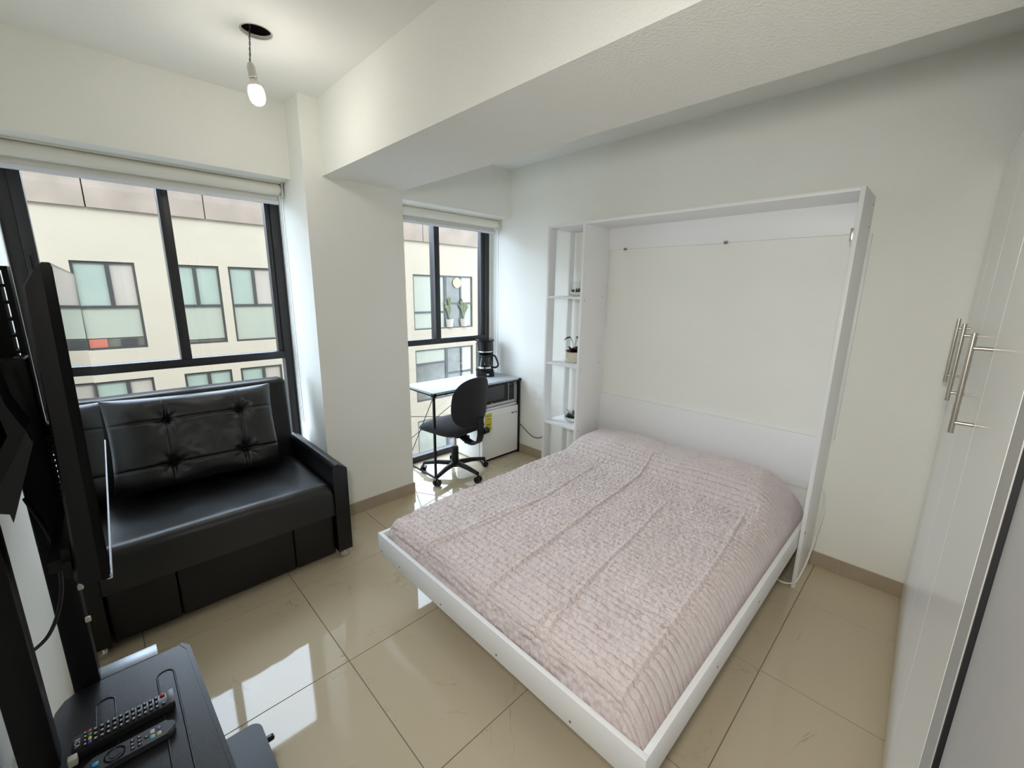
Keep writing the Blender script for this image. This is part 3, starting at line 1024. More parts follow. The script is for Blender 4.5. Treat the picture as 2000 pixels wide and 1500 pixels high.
# ------------------------------------------------------------------ mini fridge
mf = thing('mini_fridge', 'white mini fridge with yellow energy sticker under the desk', 'mini fridge', (2.515, 2.9, 0))
F0, F1, FY, FZ = 2.289, 2.729, 2.690, 0.492
bx('body', F0, F1, FY + 0.045, 3.07, 0.012, FZ - 0.004, FRIDGEW, mf, 0.006)
bx('top_panel', F0 - 0.001, F1 + 0.001, FY + 0.02, 3.072, FZ - 0.016, FZ, FRIDGEW, mf, 0.004)
bx('gasket', F0 + 0.008, F1 - 0.008, FY + 0.036, FY + 0.046, 0.03, FZ - 0.022, RUBBER, mf)
dr_ = bx('door', F0, F1, FY, FY + 0.038, 0.024, FZ - 0.020, FRIDGEW, mf, 0.008)
bx('kick_plate', F0 + 0.01, F1 - 0.01, FY + 0.012, FY + 0.05, 0.004, 0.022, RUBBER, mf)
bx('door_ledge', F0 + 0.006, F1 - 0.006, FY - 0.0025, FY + 0.002, FZ - 0.075, FZ - 0.070, FRIDGEW, mf, 0.001)
for xx in (F0 + 0.03, F1 - 0.03):
    for yy in (FY + 0.06, 3.04):
        bm = NB()
        cyl(bm, (xx, yy, 0.001), (xx, yy, 0.013), 0.014, 12)
        obj('foot', bm, RUBBER, mf, True, auto=40)
YEL = mat('yellow_sticker', (0.62, 0.55, 0.03), 0.5)
BLKINK = mat('black_ink', (0.02, 0.02, 0.02), 0.6)
st = bx('energy_sticker', 2.318, 2.397, FY - 0.0008, FY + 0.001, 0.292, 0.452, YEL, dr_)
for zz, wd in ((0.425, 0.05), (0.405, 0.035), (0.352, 0.055), (0.346, 0.03), (0.315, 0.06)):
    bx('sticker_print', 2.3575 - wd / 2, 2.3575 + wd / 2, FY - 0.0011, FY - 0.0008, zz, zz + 0.006, mat('sticker_ink', (0.20, 0.17, 0.02), 0.6), dr_)
MT = Matrix.Translation((2.690, FY - 0.0006, 0.408)) @ Matrix.Rotation(PI / 2, 4, 'X')
text_mesh('logo_text', 'Midea', 0.024, BLKINK, dr_, MT)
bm = NB()
cyl(bm, (2.650, FY - 0.001, 0.407), (2.650, FY + 0.001, 0.407), 0.008, 16)
obj('logo_disc', bm, BLKINK, dr_, True, auto=40)

# ------------------------------------------------------------------ microwave
mw = thing('microwave', 'silver and black microwave on top of the mini fridge', 'microwave', (2.46, 2.88, 0.492))
M0, M1, MY, MZ0, MZ1 = 2.245, 2.692, 2.703, 0.506, 0.706
bx('body', M0, M1, MY + 0.03, 3.05, MZ0, MZ1, SILVER, mw, 0.004)
bx('bottom_trim', M0, M1, MY, MY + 0.03, MZ0, MZ0 + 0.024, SILVER, mw, 0.003)
md = bx('door', M0, 2.610, MY + 0.002, MY + 0.03, MZ0 + 0.0245, MZ1, BLKGLO, mw, 0.003)
bx('window_glass', M0 + 0.035, 2.560, MY - 0.0005, MY + 0.003, MZ0 + 0.05, MZ1 - 0.025, mat('microwave_glass', (0.05, 0.052, 0.062), 0.12), md, 0.002)
bx('door_trim', 2.610, 2.6145, MY, MY + 0.03, MZ0 + 0.0245, MZ1, SILVER, mw)
pn = bx('control_panel', 2.615, M1 - 0.006, MY + 0.002, MY + 0.03, MZ0 + 0.0245, MZ1, BLKGLO, mw, 0.002)
bx('panel_trim', M1 - 0.0055, M1, MY, MY + 0.03, MZ0 + 0.0245, MZ1, SILVER, mw)
KEYM = mat('dark_key', (0.035, 0.035, 0.037), 0.5)
for r in range(6):
    for c in range(3):
        bx('key', 2.622 + c * 0.021, 2.638 + c * 0.021, MY + 0.0008, MY + 0.003, MZ0 + 0.035 + r * 0.019, MZ0 + 0.049 + r * 0.019, KEYM, pn)
bx('display', 2.622, 2.680, MY + 0.0008, MY + 0.003, MZ1 - 0.040, MZ1 - 0.018, mat('lcd', (0.02, 0.03, 0.03), 0.1), pn)
bx('badge', 2.40, 2.425, MY + 0.0012, MY + 0.003, MZ0 + 0.029, MZ0 + 0.034, CHROME, md)
for xx in (M0 + 0.03, M1 - 0.03):
    for yy in (MY + 0.05, 3.02):
        bm = NB()
        cyl(bm, (xx, yy, 0.4925), (xx, yy, 0.507), 0.012, 12)
        obj('foot', bm, RUBBER, mw, True, auto=40)

# ------------------------------------------------------------------ coffee maker
cm = thing('coffee_maker', 'black drip coffee maker with glass carafe on the desk corner', 'coffee maker', (2.575, 2.99, DZ), rotz=math.radians(-38))
L = lambda n, bm, m_, p=cm, s=True: obj(n, bm, m_, p, s, world=False, auto=40)
bm = NB(); prism(bm, rrect(-0.085, 0.085, -0.11, 0.10, 0.04), 2, 0.002, 0.045); base_ = L('base', bm, BLKGLO)
bm = NB(); prism(bm, rrect(-0.082, 0.082, 0.03, 0.10, 0.03), 2, 0.045, 0.30); L('water_tank', bm, BLKGLO)
bm = NB(); cyl(bm, (0, -0.02, 0.0455), (0, -0.02, 0.050), 0.062, 28); L('warming_plate', bm, BLKPLA)
bm = NB(); prism(bm, rrect(-0.086, 0.086, -0.085, 0.10, 0.06), 2, 0.325, 0.338); L('lid', bm, BLKGLO)
bm = NB(); lathe(bm, [(0.0, 0.228), (0.060, 0.228), (0.066, 0.25), (0.078, 0.325), (0.0, 0.325)], (0, -0.012, 0), 32); L('filter_basket', bm, BLKGLO)
bm = NB(); lathe(bm, [(0.0625, 0.223), (0.070, 0.223), (0.072, 0.235), (0.0655, 0.236)], (0, -0.012, 0), 32, closed=False); L('steel_band', bm, CHROME)
bm = NB()
box(bm, -0.078, -0.050, 0.026, 0.034, 0.06, 0.30, 0.003)
L('water_gauge', bm, mat('gauge_plastic', (0.30, 0.32, 0.33), 0.2))
CG = glass_mat('carafe_glass', (0.80, 0.82, 0.84), 1.6)
ca = NB()
lathe(ca, [(0.050, 0.051), (0.062, 0.058), (0.068, 0.085), (0.064, 0.12), (0.050, 0.165), (0.046, 0.185)], (0, -0.02, 0), 32, closed=False)
caf = L('carafe', ca, CG)
bm = NB(); lathe(bm, [(0.044, 0.178), (0.052, 0.178), (0.054, 0.198), (0.030, 0.212), (0.0, 0.214)], (0, -0.02, 0), 32); L('carafe_lid', bm, BLKPLA, caf)
bm = NB(); lathe(bm, [(0.0665, 0.072), (0.0700, 0.074), (0.0690, 0.088), (0.0665, 0.089)], (0, -0.02, 0), 32, closed=False); L('carafe_band', bm, CHROME, caf)
bm = NB()
tube(bm, smooth_path([(0.045, -0.03, 0.192), (0.085, -0.045, 0.190), (0.105, -0.052, 0.16), (0.120, -0.058, 0.105), (0.098, -0.05, 0.080), (0.066, -0.035, 0.082)], 6), 0.0085, 10)
L('carafe_handle', bm, BLKPLA, caf)
bm = NB(); box(bm, 0.010, 0.034, -0.1112, -0.109, 0.018, 0.030, 0.0005); L('front_label', bm, FRIDGEW, base_)
bm = NB(); cyl(bm, (-0.03, -0.114, 0.024), (-0.03, -0.108, 0.024), 0.008, 12); L('switch', bm, BLKPLA, base_)
bm = NB(); box(bm, -0.0862, -0.084, -0.05, 0.03, 0.010, 0.036, 0.0005); L('side_label', bm, SILVER, base_)

# ------------------------------------------------------------------ office chair
ch = thing('office_chair', 'black fabric swivel office chair on five castors at the desk', 'office chair', (2.005, 2.710, 0))
LC = lambda n, bm, m_, p=ch, s=True, au=45: obj(n, bm, m_, p, s, world=False, auto=au)
bm = NB(); lathe(bm, [(0.0, 0.065), (0.035, 0.065), (0.040, 0.085), (0.036, 0.115), (0.0, 0.115)], n=20); LC('hub', bm, BLKPLA)
for k in range(5):
    a_ = math.radians(274 + 72 * k)
    ca_, sa_ = math.cos(a_), math.sin(a_)
    bm = NB()
    tube(bm, [(0.03 * ca_, 0.03 * sa_, 0.092), (0.15 * ca_, 0.15 * sa_, 0.090), (0.272 * ca_, 0.272 * sa_, 0.075)], [0.024, 0.020, 0.015], 8)
    lg = LC('leg', bm, BLKPLA)
    bm = NB()
    cx_, cy_ = 0.275 * ca_, 0.275 * sa_
    tx, ty = -sa_, ca_
    tw = random.uniform(-0.6, 0.6)
    tx, ty = tx * math.cos(tw) - ty * math.sin(tw), tx * math.sin(tw) + ty * math.cos(tw)
    for s_ in (-1, 1):
        cyl(bm, (cx_ + s_ * tx * 0.006, cy_ + s_ * ty * 0.006, 0.027), (cx_ + s_ * tx * 0.024, cy_ + s_ * ty * 0.024, 0.027), 0.0262, 18)
    cyl(bm, (cx_, cy_, 0.03), (cx_, cy_, 0.08), 0.007, 8)
    LC('castor', bm, BLKGLO, lg)
bm = NB(); lathe(bm, [(0.0, 0.11), (0.030, 0.11), (0.028, 0.23), (0.024, 0.24), (0.0, 0.24)], n=20); LC('gas_lift_cover', bm, BLKPLA)
bm = NB(); cyl(bm, (0, 0, 0.24), (0, 0, 0.345), 0.014, 14); LC('gas_lift', bm, CHROME)
FA = math.radians(98)           # direction the seat faces
fx_, fy_ = math.cos(FA), math.sin(FA)
def loc(f, s, z): return (f * fx_ - s * fy_, f * fy_ + s * fx_, z)
# seat pan and cushion
def seat_pt(u, v, up):
    f, s = u * 0.225, v * 0.225
    e = abs(u) ** 4 + abs(v) ** 4
    k = max(0.0, 1 - e)
    q = 1 / max(1.0, (abs(u) ** 4 + abs(v) ** 4) ** 0.25)
    f *= q; s *= q
    z = 0.415 + (0.045 * k ** 0.45 if up else -0.040 * k ** 0.5)
    if u > 0.3: z -= 0.045 * (u - 0.3) ** 2
    return loc(f + 0.03, s, z)
bm = NB()
n_ = 30
for up in (True, False):
    g = [[bm.verts.new(seat_pt(i / n_ * 2 - 1, j / n_ * 2 - 1, up)) for j in range(n_ + 1)] for i in range(n_ + 1)]
    for i in range(n_):
        for j in range(n_):
            bm.faces.new((g[i][j], g[i + 1][j], g[i + 1][j + 1], g[i][j + 1]))
bmesh.ops.remove_doubles(bm, verts=bm.verts[:], dist=0.0005)
LC('seat', bm, BLKFAB, au=None)
bm = NB()
box(bm, -0.09, 0.09, -0.06, 0.06, 0.335, 0.378, 0.012)
bmesh.ops.rotate(bm, verts=bm.verts[:], cent=(0, 0, 0), matrix=Matrix.Rotation(FA, 3, 'Z'))
LC('seat_mechanism', bm, BLKPLA)
# backrest: an upright rounded pad, curved, with a ribbed plastic shell behind
def back_pt(u, v, front):
    s, h = u * 0.205, v * 0.205
    pw = 2.6
    e = (abs(u) ** pw + abs(v) ** pw)
    q = 1 / max(1.0, e ** (1 / pw))
    s *= q; h *= q
    k = max(0.0, 1 - e)
    f = -0.235 + 1.6 * s * s
    z = 0.655 + h
    th = 0.030 * k ** 0.45
    if not front:
        for hh in (-0.20, -0.32, -0.44):
            th -= 0.004 * math.exp(-((v - hh - 0.02 * u * u) / 0.025) ** 2) * (1 if k > 0.05 else 0)
    f += th if front else -th * 0.8
    f -= 0.10 * (h + 0.05)
    return loc(f, s, z)
bm = NB()
n_ = 44
for front in (True, False):
    g = [[bm.verts.new(back_pt(i / n_ * 2 - 1, j / n_ * 2 - 1, front)) for j in range(n_ + 1)] for i in range(n_ + 1)]
    for i in range(n_):
        for j in range(n_):
            bm.faces.new((g[i][j], g[i + 1][j], g[i + 1][j + 1], g[i][j + 1]))
bmesh.ops.remove_doubles(bm, verts=bm.verts[:], dist=0.0005)
LC('backrest', bm, BLKFAB, au=None)
# J-bar
bm = NB()
path = smooth_path([(-0.06, 0, 0.352), (-0.14, 0, 0.322), (-0.205, 0, 0.312), (-0.262, 0, 0.335), (-0.285, 0, 0.40), (-0.285, 0, 0.47), (-0.280, 0, 0.545)], 6)
prev = None
for i, p in enumerate(path):
    q = path[min(i + 1, len(path) - 1)] - path[max(i - 1, 0)]
    nrm = Vector((-q.z, 0, q.x)).normalized() * 0.007
    ring = [bm.verts.new(loc((p + s1 * nrm).x, s2 * 0.032, (p + s1 * nrm).z)) for s1, s2 in ((-1, -1), (-1, 1), (1, 1), (1, -1))]
    if prev:
        for k in range(4):
            bm.faces.new((prev[k], prev[(k + 1) % 4], ring[(k + 1) % 4], ring[k]))
    else: bm.faces.new(ring[::-1])
    prev = ring
bm.faces.new(prev)
LC('back_support_bar', bm, BLKPLA)
bm = NB(); cyl(bm, loc(-0.285, -0.032, 0.42), loc(-0.285, -0.085, 0.42), 0.026, 14); LC('adjust_knob', bm, BLKPLA)
bm = NB(); cyl(bm, loc(-0.09, -0.05, 0.335), loc(-0.09, -0.05, 0.275), 0.022, 14); LC('tension_knob', bm, BLKPLA)

# ------------------------------------------------------------------ wardrobe and grey fridge on the right
wr = thing('wardrobe', 'tall white built-in wardrobe with long steel bar handles', 'wardrobe', (1.87, -0.36, 0))
WDOOR = mat('white_wardrobe_gloss', (0.87, 0.875, 0.86), 0.22, bump=0.0003, bscale=40, stretch=(8, 8, 0.6))
def wy(x): return -0.057 - 0.0225 * (2.757 - x)
def slanted(name, x0, x1, t0, t1, z0, z1, material, parent, bev=0.0015):
    bm = NB()
    v = []
    for z in (z0, z1):
        for (x, t) in ((x0, t0), (x1, t0), (x1, t1), (x0, t1)):
            v.append(bm.verts.new((x, wy(x) + t, z)))
    for f in ((0, 3, 2, 1), (4, 5, 6, 7), (0, 1, 5, 4), (1, 2, 6, 5), (2, 3, 7, 6), (3, 0, 4, 7)):
        bm.faces.new([v[k] for k in f])
    if bev: bmesh.ops.bevel(bm, geom=bm.edges[:], offset=bev, segments=2, affect='EDGES')
    return obj(name, bm, material, parent, True, auto=40)
WT = 2.05
slanted('carcass', 0.992, 2.752, -0.60, -0.022, 0.0, WT, mat('grey_carcass', (0.35, 0.35, 0.34), 0.6), wr, 0)
drs = []
for a_, b_ in ((2.425, 2.745), (1.965, 2.4235), (1.495, 1.9635), (0.993, 1.4935)):
    drs.append(slanted('door', a_, b_, -0.020, 0.0, 0.035, WT - 0.002, WDOOR, wr))
slanted('plinth', 0.995, 2.75, -0.05, -0.022, 0.0005, 0.034, WHITE, wr, 0)
for hxx, dd in ((2.455, drs[0]), (2.010, drs[1]), (1.530, drs[2])):
    bm = NB()
    yb = wy(hxx) + 0.036
    cyl(bm, (hxx, yb, 1.170), (hxx, yb, 1.425), 0.0062, 16)
    hd = obj('handle', bm, STEEL, dd, True, auto=40)
    for zz in (1.198, 1.388):
        bm = NB()
        cyl(bm, (hxx, yb, zz), (hxx, wy(hxx) + 0.0002, zz), 0.0048, 12)
        obj('standoff', bm, STEEL, dd, True, auto=40)
rf = thing('refrigerator', 'tall grey refrigerator standing beside the white wardrobe', 'refrigerator', (0.65, -0.45, 0))
GREYP = mat('grey_side_panel', (0.42, 0.415, 0.40), 0.5)
slanted('side_strip', 0.893, 0.990, -0.60, 0.0, 0.0, 1.80, GREYP, rf)
slanted('gasket', 0.884, 0.8925, -0.05, -0.0015, 0.03, 1.79, RUBBER, rf, 0)
slanted('cabinet', 0.30, 0.877, -0.62, -0.05, 0.02, 1.80, GREYM, rf)
slanted('door', 0.30, 0.883, -0.048, -0.0075, 0.04, 1.80, GREYM, rf, 0.004)

# ------------------------------------------------------------------ television and its cart at the left wall
tv = thing('television', 'large flat television seen edge-on, mounted on the black cart', 'television', (-0.06, 1.48, 0.98))
TY0, TY1, TZ0, TZ1 = 1.0, 1.955, 0.985, 1.545
def tvx(y, z): return -0.0365 + 0.0115 * (y - 1.0) / 0.955 - 0.008 * (TZ1 - z) / 0.56
def tv_slab(name, y0, y1, z0, z1, d0, d1, material, parent, bev=0.0, taper=0.0):
    bm = NB()
    box(bm, 0, 1, y0, y1, z0, z1)
    for v in bm.verts:
        d = d0 if v.co.x > 0.5 else d1
        v.co.x = tvx(v.co.y, v.co.z) + d
    if bev: bmesh.ops.bevel(bm, geom=bm.edges[:], offset=bev, segments=2, affect='EDGES')
    return obj(name, bm, material, parent, True, auto=40)
tv_slab('bezel', TY0, TY1, TZ0, TZ1, 0.0, -0.012, BLKGLO, tv, 0.0015)
tv_slab('screen', TY0 + 0.006, TY1 - 0.006, TZ0 + 0.014, TZ1 - 0.006, 0.0008, -0.004, SCREEN, tv)
tv_slab('bottom_trim', TY0 + 0.001, TY1 - 0.001, TZ0 - 0.002, TZ0 + 0.009, 0.0022, -0.006, SILVER, tv, 0.001)
# back shell: slim at the top edge, deeper below
bm = NB()
prof = [(-0.012, TZ1 - 0.003), (-0.020, TZ1 - 0.010), (-0.036, TZ1 - 0.038), (-0.038, 1.30), (-0.041, 1.12), (-0.044, 1.02), (-0.048, TZ0 + 0.012), (-0.040, TZ0 + 0.002), (-0.012, TZ0 + 0.001)]
rows_ = []
for y in (TY0 + 0.002, TY0 + 0.02, TY1 - 0.02, TY1 - 0.002):
    k = 0.85 if y in (TY0 + 0.002, TY1 - 0.002) else 1.0
    rows_.append([bm.verts.new((tvx(y, z) + (-0.012 + (d + 0.012) * k), y, z)) for d, z in prof])
for a_, b_ in zip(rows_, rows_[1:]):
    for k in range(len(prof)):
        k2 = (k + 1) % len(prof)
        bm.faces.new((a_[k], a_[k2], b_[k2], b_[k]))
bm.faces.new(rows_[0]); bm.faces.new(rows_[-1][::-1])
obj('back_shell', bm, BLKPLA, tv, True, auto=30)
tv_slab('electronics_housing', TY0 + 0.03, TY0 + 0.24, TZ0 + 0.002, TZ0 + 0.060, -0.030, -0.078, BLKPLA, tv, 0.018)

ct = thing('television_cart', 'black steel television cart with two posts and tray by left wall', 'television cart', (-0.02, 1.15, 0))
TRZ = 0.58
def post(name, x0, x1, y0, y1, z0, z1):
    return bx(name, x0, x1, y0, y1, z0, z1, BLKMET, ct, 0.003)
post('post', -0.222, -0.172, 1.085, 1.130, 0.06, 1.62)
post('post', -0.158, -0.112, 1.295, 1.345, 0.06, 1.18)
# upper slotted length of the far post: two strips tied by rungs, wall shows through the slots
bm = NB()
box(bm, -0.158, -0.1215, 1.295, 1.345, 1.18, 1.545)
box(bm, -0.1155, -0.107, 1.295, 1.345, 1.18, 1.545)
for k in range(12):
    zz = 1.18 + 0.0325 * k
    box(bm, -0.1215, -0.1155, 1.295, 1.345, zz, zz + 0.006)
obj('slotted_post', bm, BLKMET, ct)
# mounting plates between posts and set
bx('mount_plate', -0.170, -0.159, 1.12, 1.36, 1.14, 1.26, BLKMET, ct, 0.004)
bx('mount_box', -0.150, -0.103, 1.225, 1.294, 0.98, 1.372, BLKMET, ct, 0.006)
bx('mount_arm', -0.111, -0.088, 1.30, 1.34, 1.16, 1.22, BLKMET, ct, 0.003)
for yy in (1.36, 1.66):
    bx('mount_rail', -0.096, -0.088, yy, yy + 0.035, 1.06, 1.44, BLKMET, ct, 0.002)
bx('mount_crossbar', -0.106, -0.0965, 1.35, 1.72, 1.17, 1.21, BLKMET, ct, 0.002)
# bent bracket hanging off the near post
bm = NB()
prism(bm, [(-0.125, 1.40), (-0.118, 1.329), (-0.109, 1.299), (-0.103, 1.283), (-0.124, 1.237), (-0.154, 1.182), (-0.200, 1.12), (-0.200, 1.17), (-0.144, 1.239), (-0.123, 1.277), (-0.135, 1.40)], 1, 1.00, 1.084)
obj('bent_bracket', bm, BLKMET, ct)
bm = NB()
prism(bm, [(-0.103, 1.283), (-0.099, 1.26), (-0.139, 1.135), (-0.1405, 1.151), (-0.157, 1.159), (-0.170, 1.165), (-0.154, 1.182), (-0.124, 1.237)], 1, 0.998, 1.02)
obj('bracket_flange', bm, TRAYM, ct)
# tray
tray_poly = [(0.050, 1.262), (0.040, 1.288), (-0.115, 1.288), (-0.150, 1.286), (-0.172, 1.272), (-0.186, 1.245), (-0.192, 1.20), (-0.192, 0.66), (0.066, 0.66), (0.070, 0.80)]
bm = NB()
prism(bm, tray_poly, 2, TRZ - 0.008, TRZ)
ty_ = obj('tray', bm, TRAYM, ct)
bm = NB()
prism(bm, [(0.040, 1.288), (0.050, 1.262), (0.070, 0.80), (0.066, 0.66), (0.074, 0.66), (0.078, 0.80), (0.060, 1.268), (0.046, 1.292)], 2, TRZ - 0.035, TRZ + 0.001)
obj('tray_lip', bm, TRAYM, ty_)
for gx, gy0, gy1 in ((0.002, 0.72, 1.20), (-0.105, 0.72, 1.20)):
    bm = NB()
    pts_ = [Vector((gx - 0.016, gy0, TRZ))] + [Vector((gx - 0.016 * math.cos(a_), gy1 + 0.016 * math.sin(a_), TRZ)) for a_ in [k * PI / 8 for k in range(9)]] + [Vector((gx + 0.016, gy0, TRZ))]
    tube(bm, pts_, 0.0022, 8)
    obj('pressed_rib', bm, TRAYM, ty_, True, auto=60)
bx('rear_plate', -0.122, -0.004, 1.300, 1.345, TRZ - 0.012, TRZ - 0.006, mat('satin_steel_plate', (0.30, 0.32, 0.36), 0.35, metal=0.6), ct, 0.001)
bx('tray_bracket', -0.150, -0.120, 0.90, 1.30, TRZ - 0.05, TRZ - 0.009, BLKMET, ct, 0.003)
# base with castors
bm = NB()
prism(bm, rrect(-0.215, 0.212, 0.72, 1.432, 0.035), 2, 0.046, 0.062)
bs = obj('base_plate', bm, TRAYM, ct, False)
for (x_, y_) in ((0.175, 1.36), (0.175, 0.80), (-0.18, 1.36), (-0.18, 0.80)):
    bm = NB()
    cyl(bm, (x_, y_ - 0.010, 0.0225), (x_, y_ + 0.010, 0.0225), 0.0222, 18)
    cyl(bm, (x_, y_, 0.03), (x_, y_, 0.047), 0.008, 8)
    obj('castor', bm, BLKGLO, ct, True, auto=40)
bm = NB()
box(bm, 0.208, 0.236, 1.352, 1.372, 0.028, 0.044, 0.006, 3)
obj('castor_brake', bm, BLKGLO, ct, True, auto=40)
PLUG = mat('ivory_plastic', (0.62, 0.58, 0.47), 0.4)
for (x_, y_, z_) in ((-0.110, 1.297, 0.830), (-0.110, 1.297, 0.744)):
    bx('cable_clip', x_ - 0.004, x_ + 0.006, y_ - 0.012, y_ - 0.003, z_, z_ + 0.012, PLUG, ct, 0.002)
bx('cable_clip', -0.160, -0.146, 1.058, 1.074, TRZ + 0.006, TRZ + 0.022, PLUG, ct, 0.002)

# cables
def cable(name, label, pts, r, m_, sub=8):
    bm = NB()
    tube(bm, smooth_path(pts, sub), r, 8)
    return tag(obj(name, bm, m_, None, True), label, 'cable')
cable('power_cable', 'black cable hanging in a loop behind the television', [(-0.14, 1.15, 1.12), (-0.125, 1.2, 1.0), (-0.13, 1.22, 0.88), (-0.16, 1.2, 0.80), (-0.205, 1.14, 0.80), (-0.232, 1.05, 0.83)], 0.0035, CORDB)
bm = NB()
cp = []
for k in range(150):
    t = k / 149
    cp.append((-0.094 + 0.007 * math.cos(t * 2 * PI * 12), 1.205 + 0.007 * math.sin(t * 2 * PI * 12), 1.22 - 0.14 * t))
tube(bm, cp, 0.0022, 6)
tag(obj('coiled_cable', bm, CORDB, None, True), 'black coiled cable dangling right behind the television', 'cable')

# remotes
def rot_z(a): return Matrix.Rotation(a, 4, 'Z')
r1 = thing('tv_remote', 'black many-button television remote with red power key on the tray', 'remote', (-0.073, 1.096, TRZ + 0.0025), rotz=math.radians(0))
LR = lambda n, bm, m_, p, s=True: obj(n, bm, m_, p, s, world=False, auto=40)
REM = mat('remote_black', (0.016, 0.016, 0.017), 0.35)
bm = NB(); box(bm, -0.082, 0.082, -0.0225, 0.0225, 0.0, 0.020, 0.004, 2); LR('body', bm, REM, r1)
bm = NB(); box(bm, 0.070, 0.0822, -0.0215, 0.0215, 0.0195, 0.0207, 0.0005); LR('end_cap', bm, mat('remote_end', (0.10, 0.105, 0.11), 0.35), r1)
KEYB = mat('key_black', (0.02, 0.02, 0.022), 0.4)
KEYW = mat('key_white_print', (0.62, 0.62, 0.64), 0.5)
shk = {}
def key(px, py, sx, sy, m_, parent, z=0.020, h=0.003):
    k_ = (sx, sy, m_.name)
    if k_ not in shk:
        bm = NB()
        box(bm, -sx, sx, -sy, sy, 0, h, min(sx, sy) * 0.5, 2)
        o = LR('button', bm, m_, parent)
        shk[k_] = o.data
    else:
        o = bpy.data.objects.new('button', shk[k_])
        C.objects.link(o)
        o.parent = parent
    o.location = (px, py, z)
    return o
prt = {}
def print_mark(btn, sx=0.0016, sy=0.0010):
    if (sx, sy) not in prt:
        bm = NB(); box(bm, -sx, sx, -sy, sy, 0.003, 0.0034)
        o = LR('key_print', bm, KEYW, btn)
        prt[(sx, sy)] = o.data
    else:
        o = bpy.data.objects.new('key_print', prt[(sx, sy)])
        C.objects.link(o)
        o.parent = btn
key(0.063, 0.015, 0.0042, 0.0042, mat('key_red', (0.55, 0.05, 0.04), 0.4), r1)
print_mark(key(0.063, -0.013, 0.0032, 0.0038, KEYB, r1))
for c in range(11):
    xx = 0.0515 - c * 0.0098
    if c in (4, 5):
        pass
    for yy in (0.0135, 0.0, -0.0135):
        print_mark(key(xx, yy, 0.0034, 0.0045, KEYB, r1), *((0.0018, 0.0012) if c % 2 else (0.0012, 0.0020)))
for yy, cc in ((0.0155, (0.55, 0.06, 0.05)), (0.0052, (0.05, 0.25, 0.06)), (-0.0052, (0.65, 0.55, 0.08)), (-0.0155, (0.04, 0.06, 0.45))):
    key(-0.0545, yy, 0.0026, 0.0040, mat('key_col_%d' % int(yy * 1e4), cc, 0.4), r1)
for xx in (-0.0615,):
    for yy in (0.0155, 0.0052, -0.0052, -0.0155):
        print_mark(key(xx, yy, 0.0022, 0.0036, KEYB, r1), 0.0012, 0.0014)
text_mesh('logo_text', 'RCA', 0.0115, KEYW, r1, Matrix.Translation((-0.0735, 0.0, 0.0202)) @ rot_z(-PI / 2), world=False)

r2 = thing('streaming_remote', 'slim black streaming remote with round navigation ring on the tray', 'remote', (-0.069, 1.024, TRZ + 0.0025), rotz=math.radians(-1))
bm = NB(); prism(bm, rrect(-0.071, 0.071, -0.019, 0.019, 0.014), 2, 0.0, 0.013)
bmesh.ops.bevel(bm, geom=[e for e in bm.edges if abs(e.verts[0].co.z - e.verts[1].co.z) < 1e-6 and e.verts[0].co.z > 0.006], offset=0.004, segments=3, affect='EDGES')
LR('body', bm, mat('remote_charcoal', (0.035, 0.037, 0.042), 0.42), r2)
bm = NB(); lathe(bm, [(0.0135, 0.0135), (0.0145, 0.0146), (0.0160, 0.0146), (0.0170, 0.0135)], (-0.024, 0, 0), 32, closed=False); LR('navigation_ring', bm, BLKGLO, r2)
bm = NB(); lathe(bm, [(0.0, 0.0142), (0.0085, 0.0142), (0.0092, 0.0132)], (-0.024, 0, 0), 28, closed=False); LR('select_button', bm, KEYB, r2)
key(-0.052, 0.0, 0.0048, 0.0048, mat('key_cyan', (0.05, 0.45, 0.70), 0.4), r2, z=0.012)
for xx, yy in ((0.002, 0.010), (0.002, 0.0), (0.002, -0.010), (0.013, 0.010), (0.013, 0.0), (0.013, -0.010), (0.024, 0.0)):
    print_mark(key(xx, yy, 0.0034, 0.0034, KEYB, r2, z=0.0115), 0.0010, 0.0012)
for xx, yy, cc in ((0.034, 0.007, (0.60, 0.50, 0.50)), (0.034, -0.007, (0.22, 0.45, 0.60)), (0.044, 0.007, (0.10, 0.10, 0.25)), (0.044, -0.007, (0.45, 0.40, 0.25))):
    key(xx, yy, 0.0040, 0.0052, mat('app_key_%d_%d' % (int(xx * 1e3), int(yy * 1e3)), cc, 0.4), r2, z=0.0112)

# ------------------------------------------------------------------ bare bulb on its wire
pb = thing('pendant_bulb', 'lit white bulb in a bare socket hanging from the ceiling hole', 'light bulb', (0.606, 2.17, 2.26))
wpts = []
bm = NB()
for ph in (0, PI):
    pts_ = []
    for k in range(60):
        t = k / 59
        z = 2.60 - 0.195 * t
        x = 0.622 - 0.017 * t + 0.0022 * math.cos(t * 30 + ph)
        y = 2.172 + 0.0022 * math.sin(t * 30 + ph)
        pts_.append((x, y, z))
    tube(bm, pts_, 0.0016, 6)
    obj('wire', bm, CORDB if ph == 0 else mat('grey_wire', (0.18, 0.17, 0.16), 0.6), pb, True)
    bm = NB()
bm.free()
PORC = mat('white_socket', (0.62, 0.62, 0.58), 0.35)
SD = Vector((0.10, -0.05, -1)).normalized()
P0 = Vector((0.605, 2.172, 2.410))
def along(prof, m_, name, parent=pb, smooth=True):
    bm = NB()
    lathe(bm, [(r, -d) for r, d in prof], n=28)
    rotm = Vector((0, 0, -1)).rotation_difference(SD).to_matrix().to_4x4()
    bmesh.ops.transform(bm, verts=bm.verts[:], matrix=Matrix.Translation(P0) @ rotm)
    return obj(name, bm, m_, parent, smooth, auto=50)
along([(0.004, 0.0), (0.010, 0.004), (0.0155, 0.018), (0.0165, 0.050), (0.0165, 0.056), (0.0, 0.056)], PORC, 'socket')
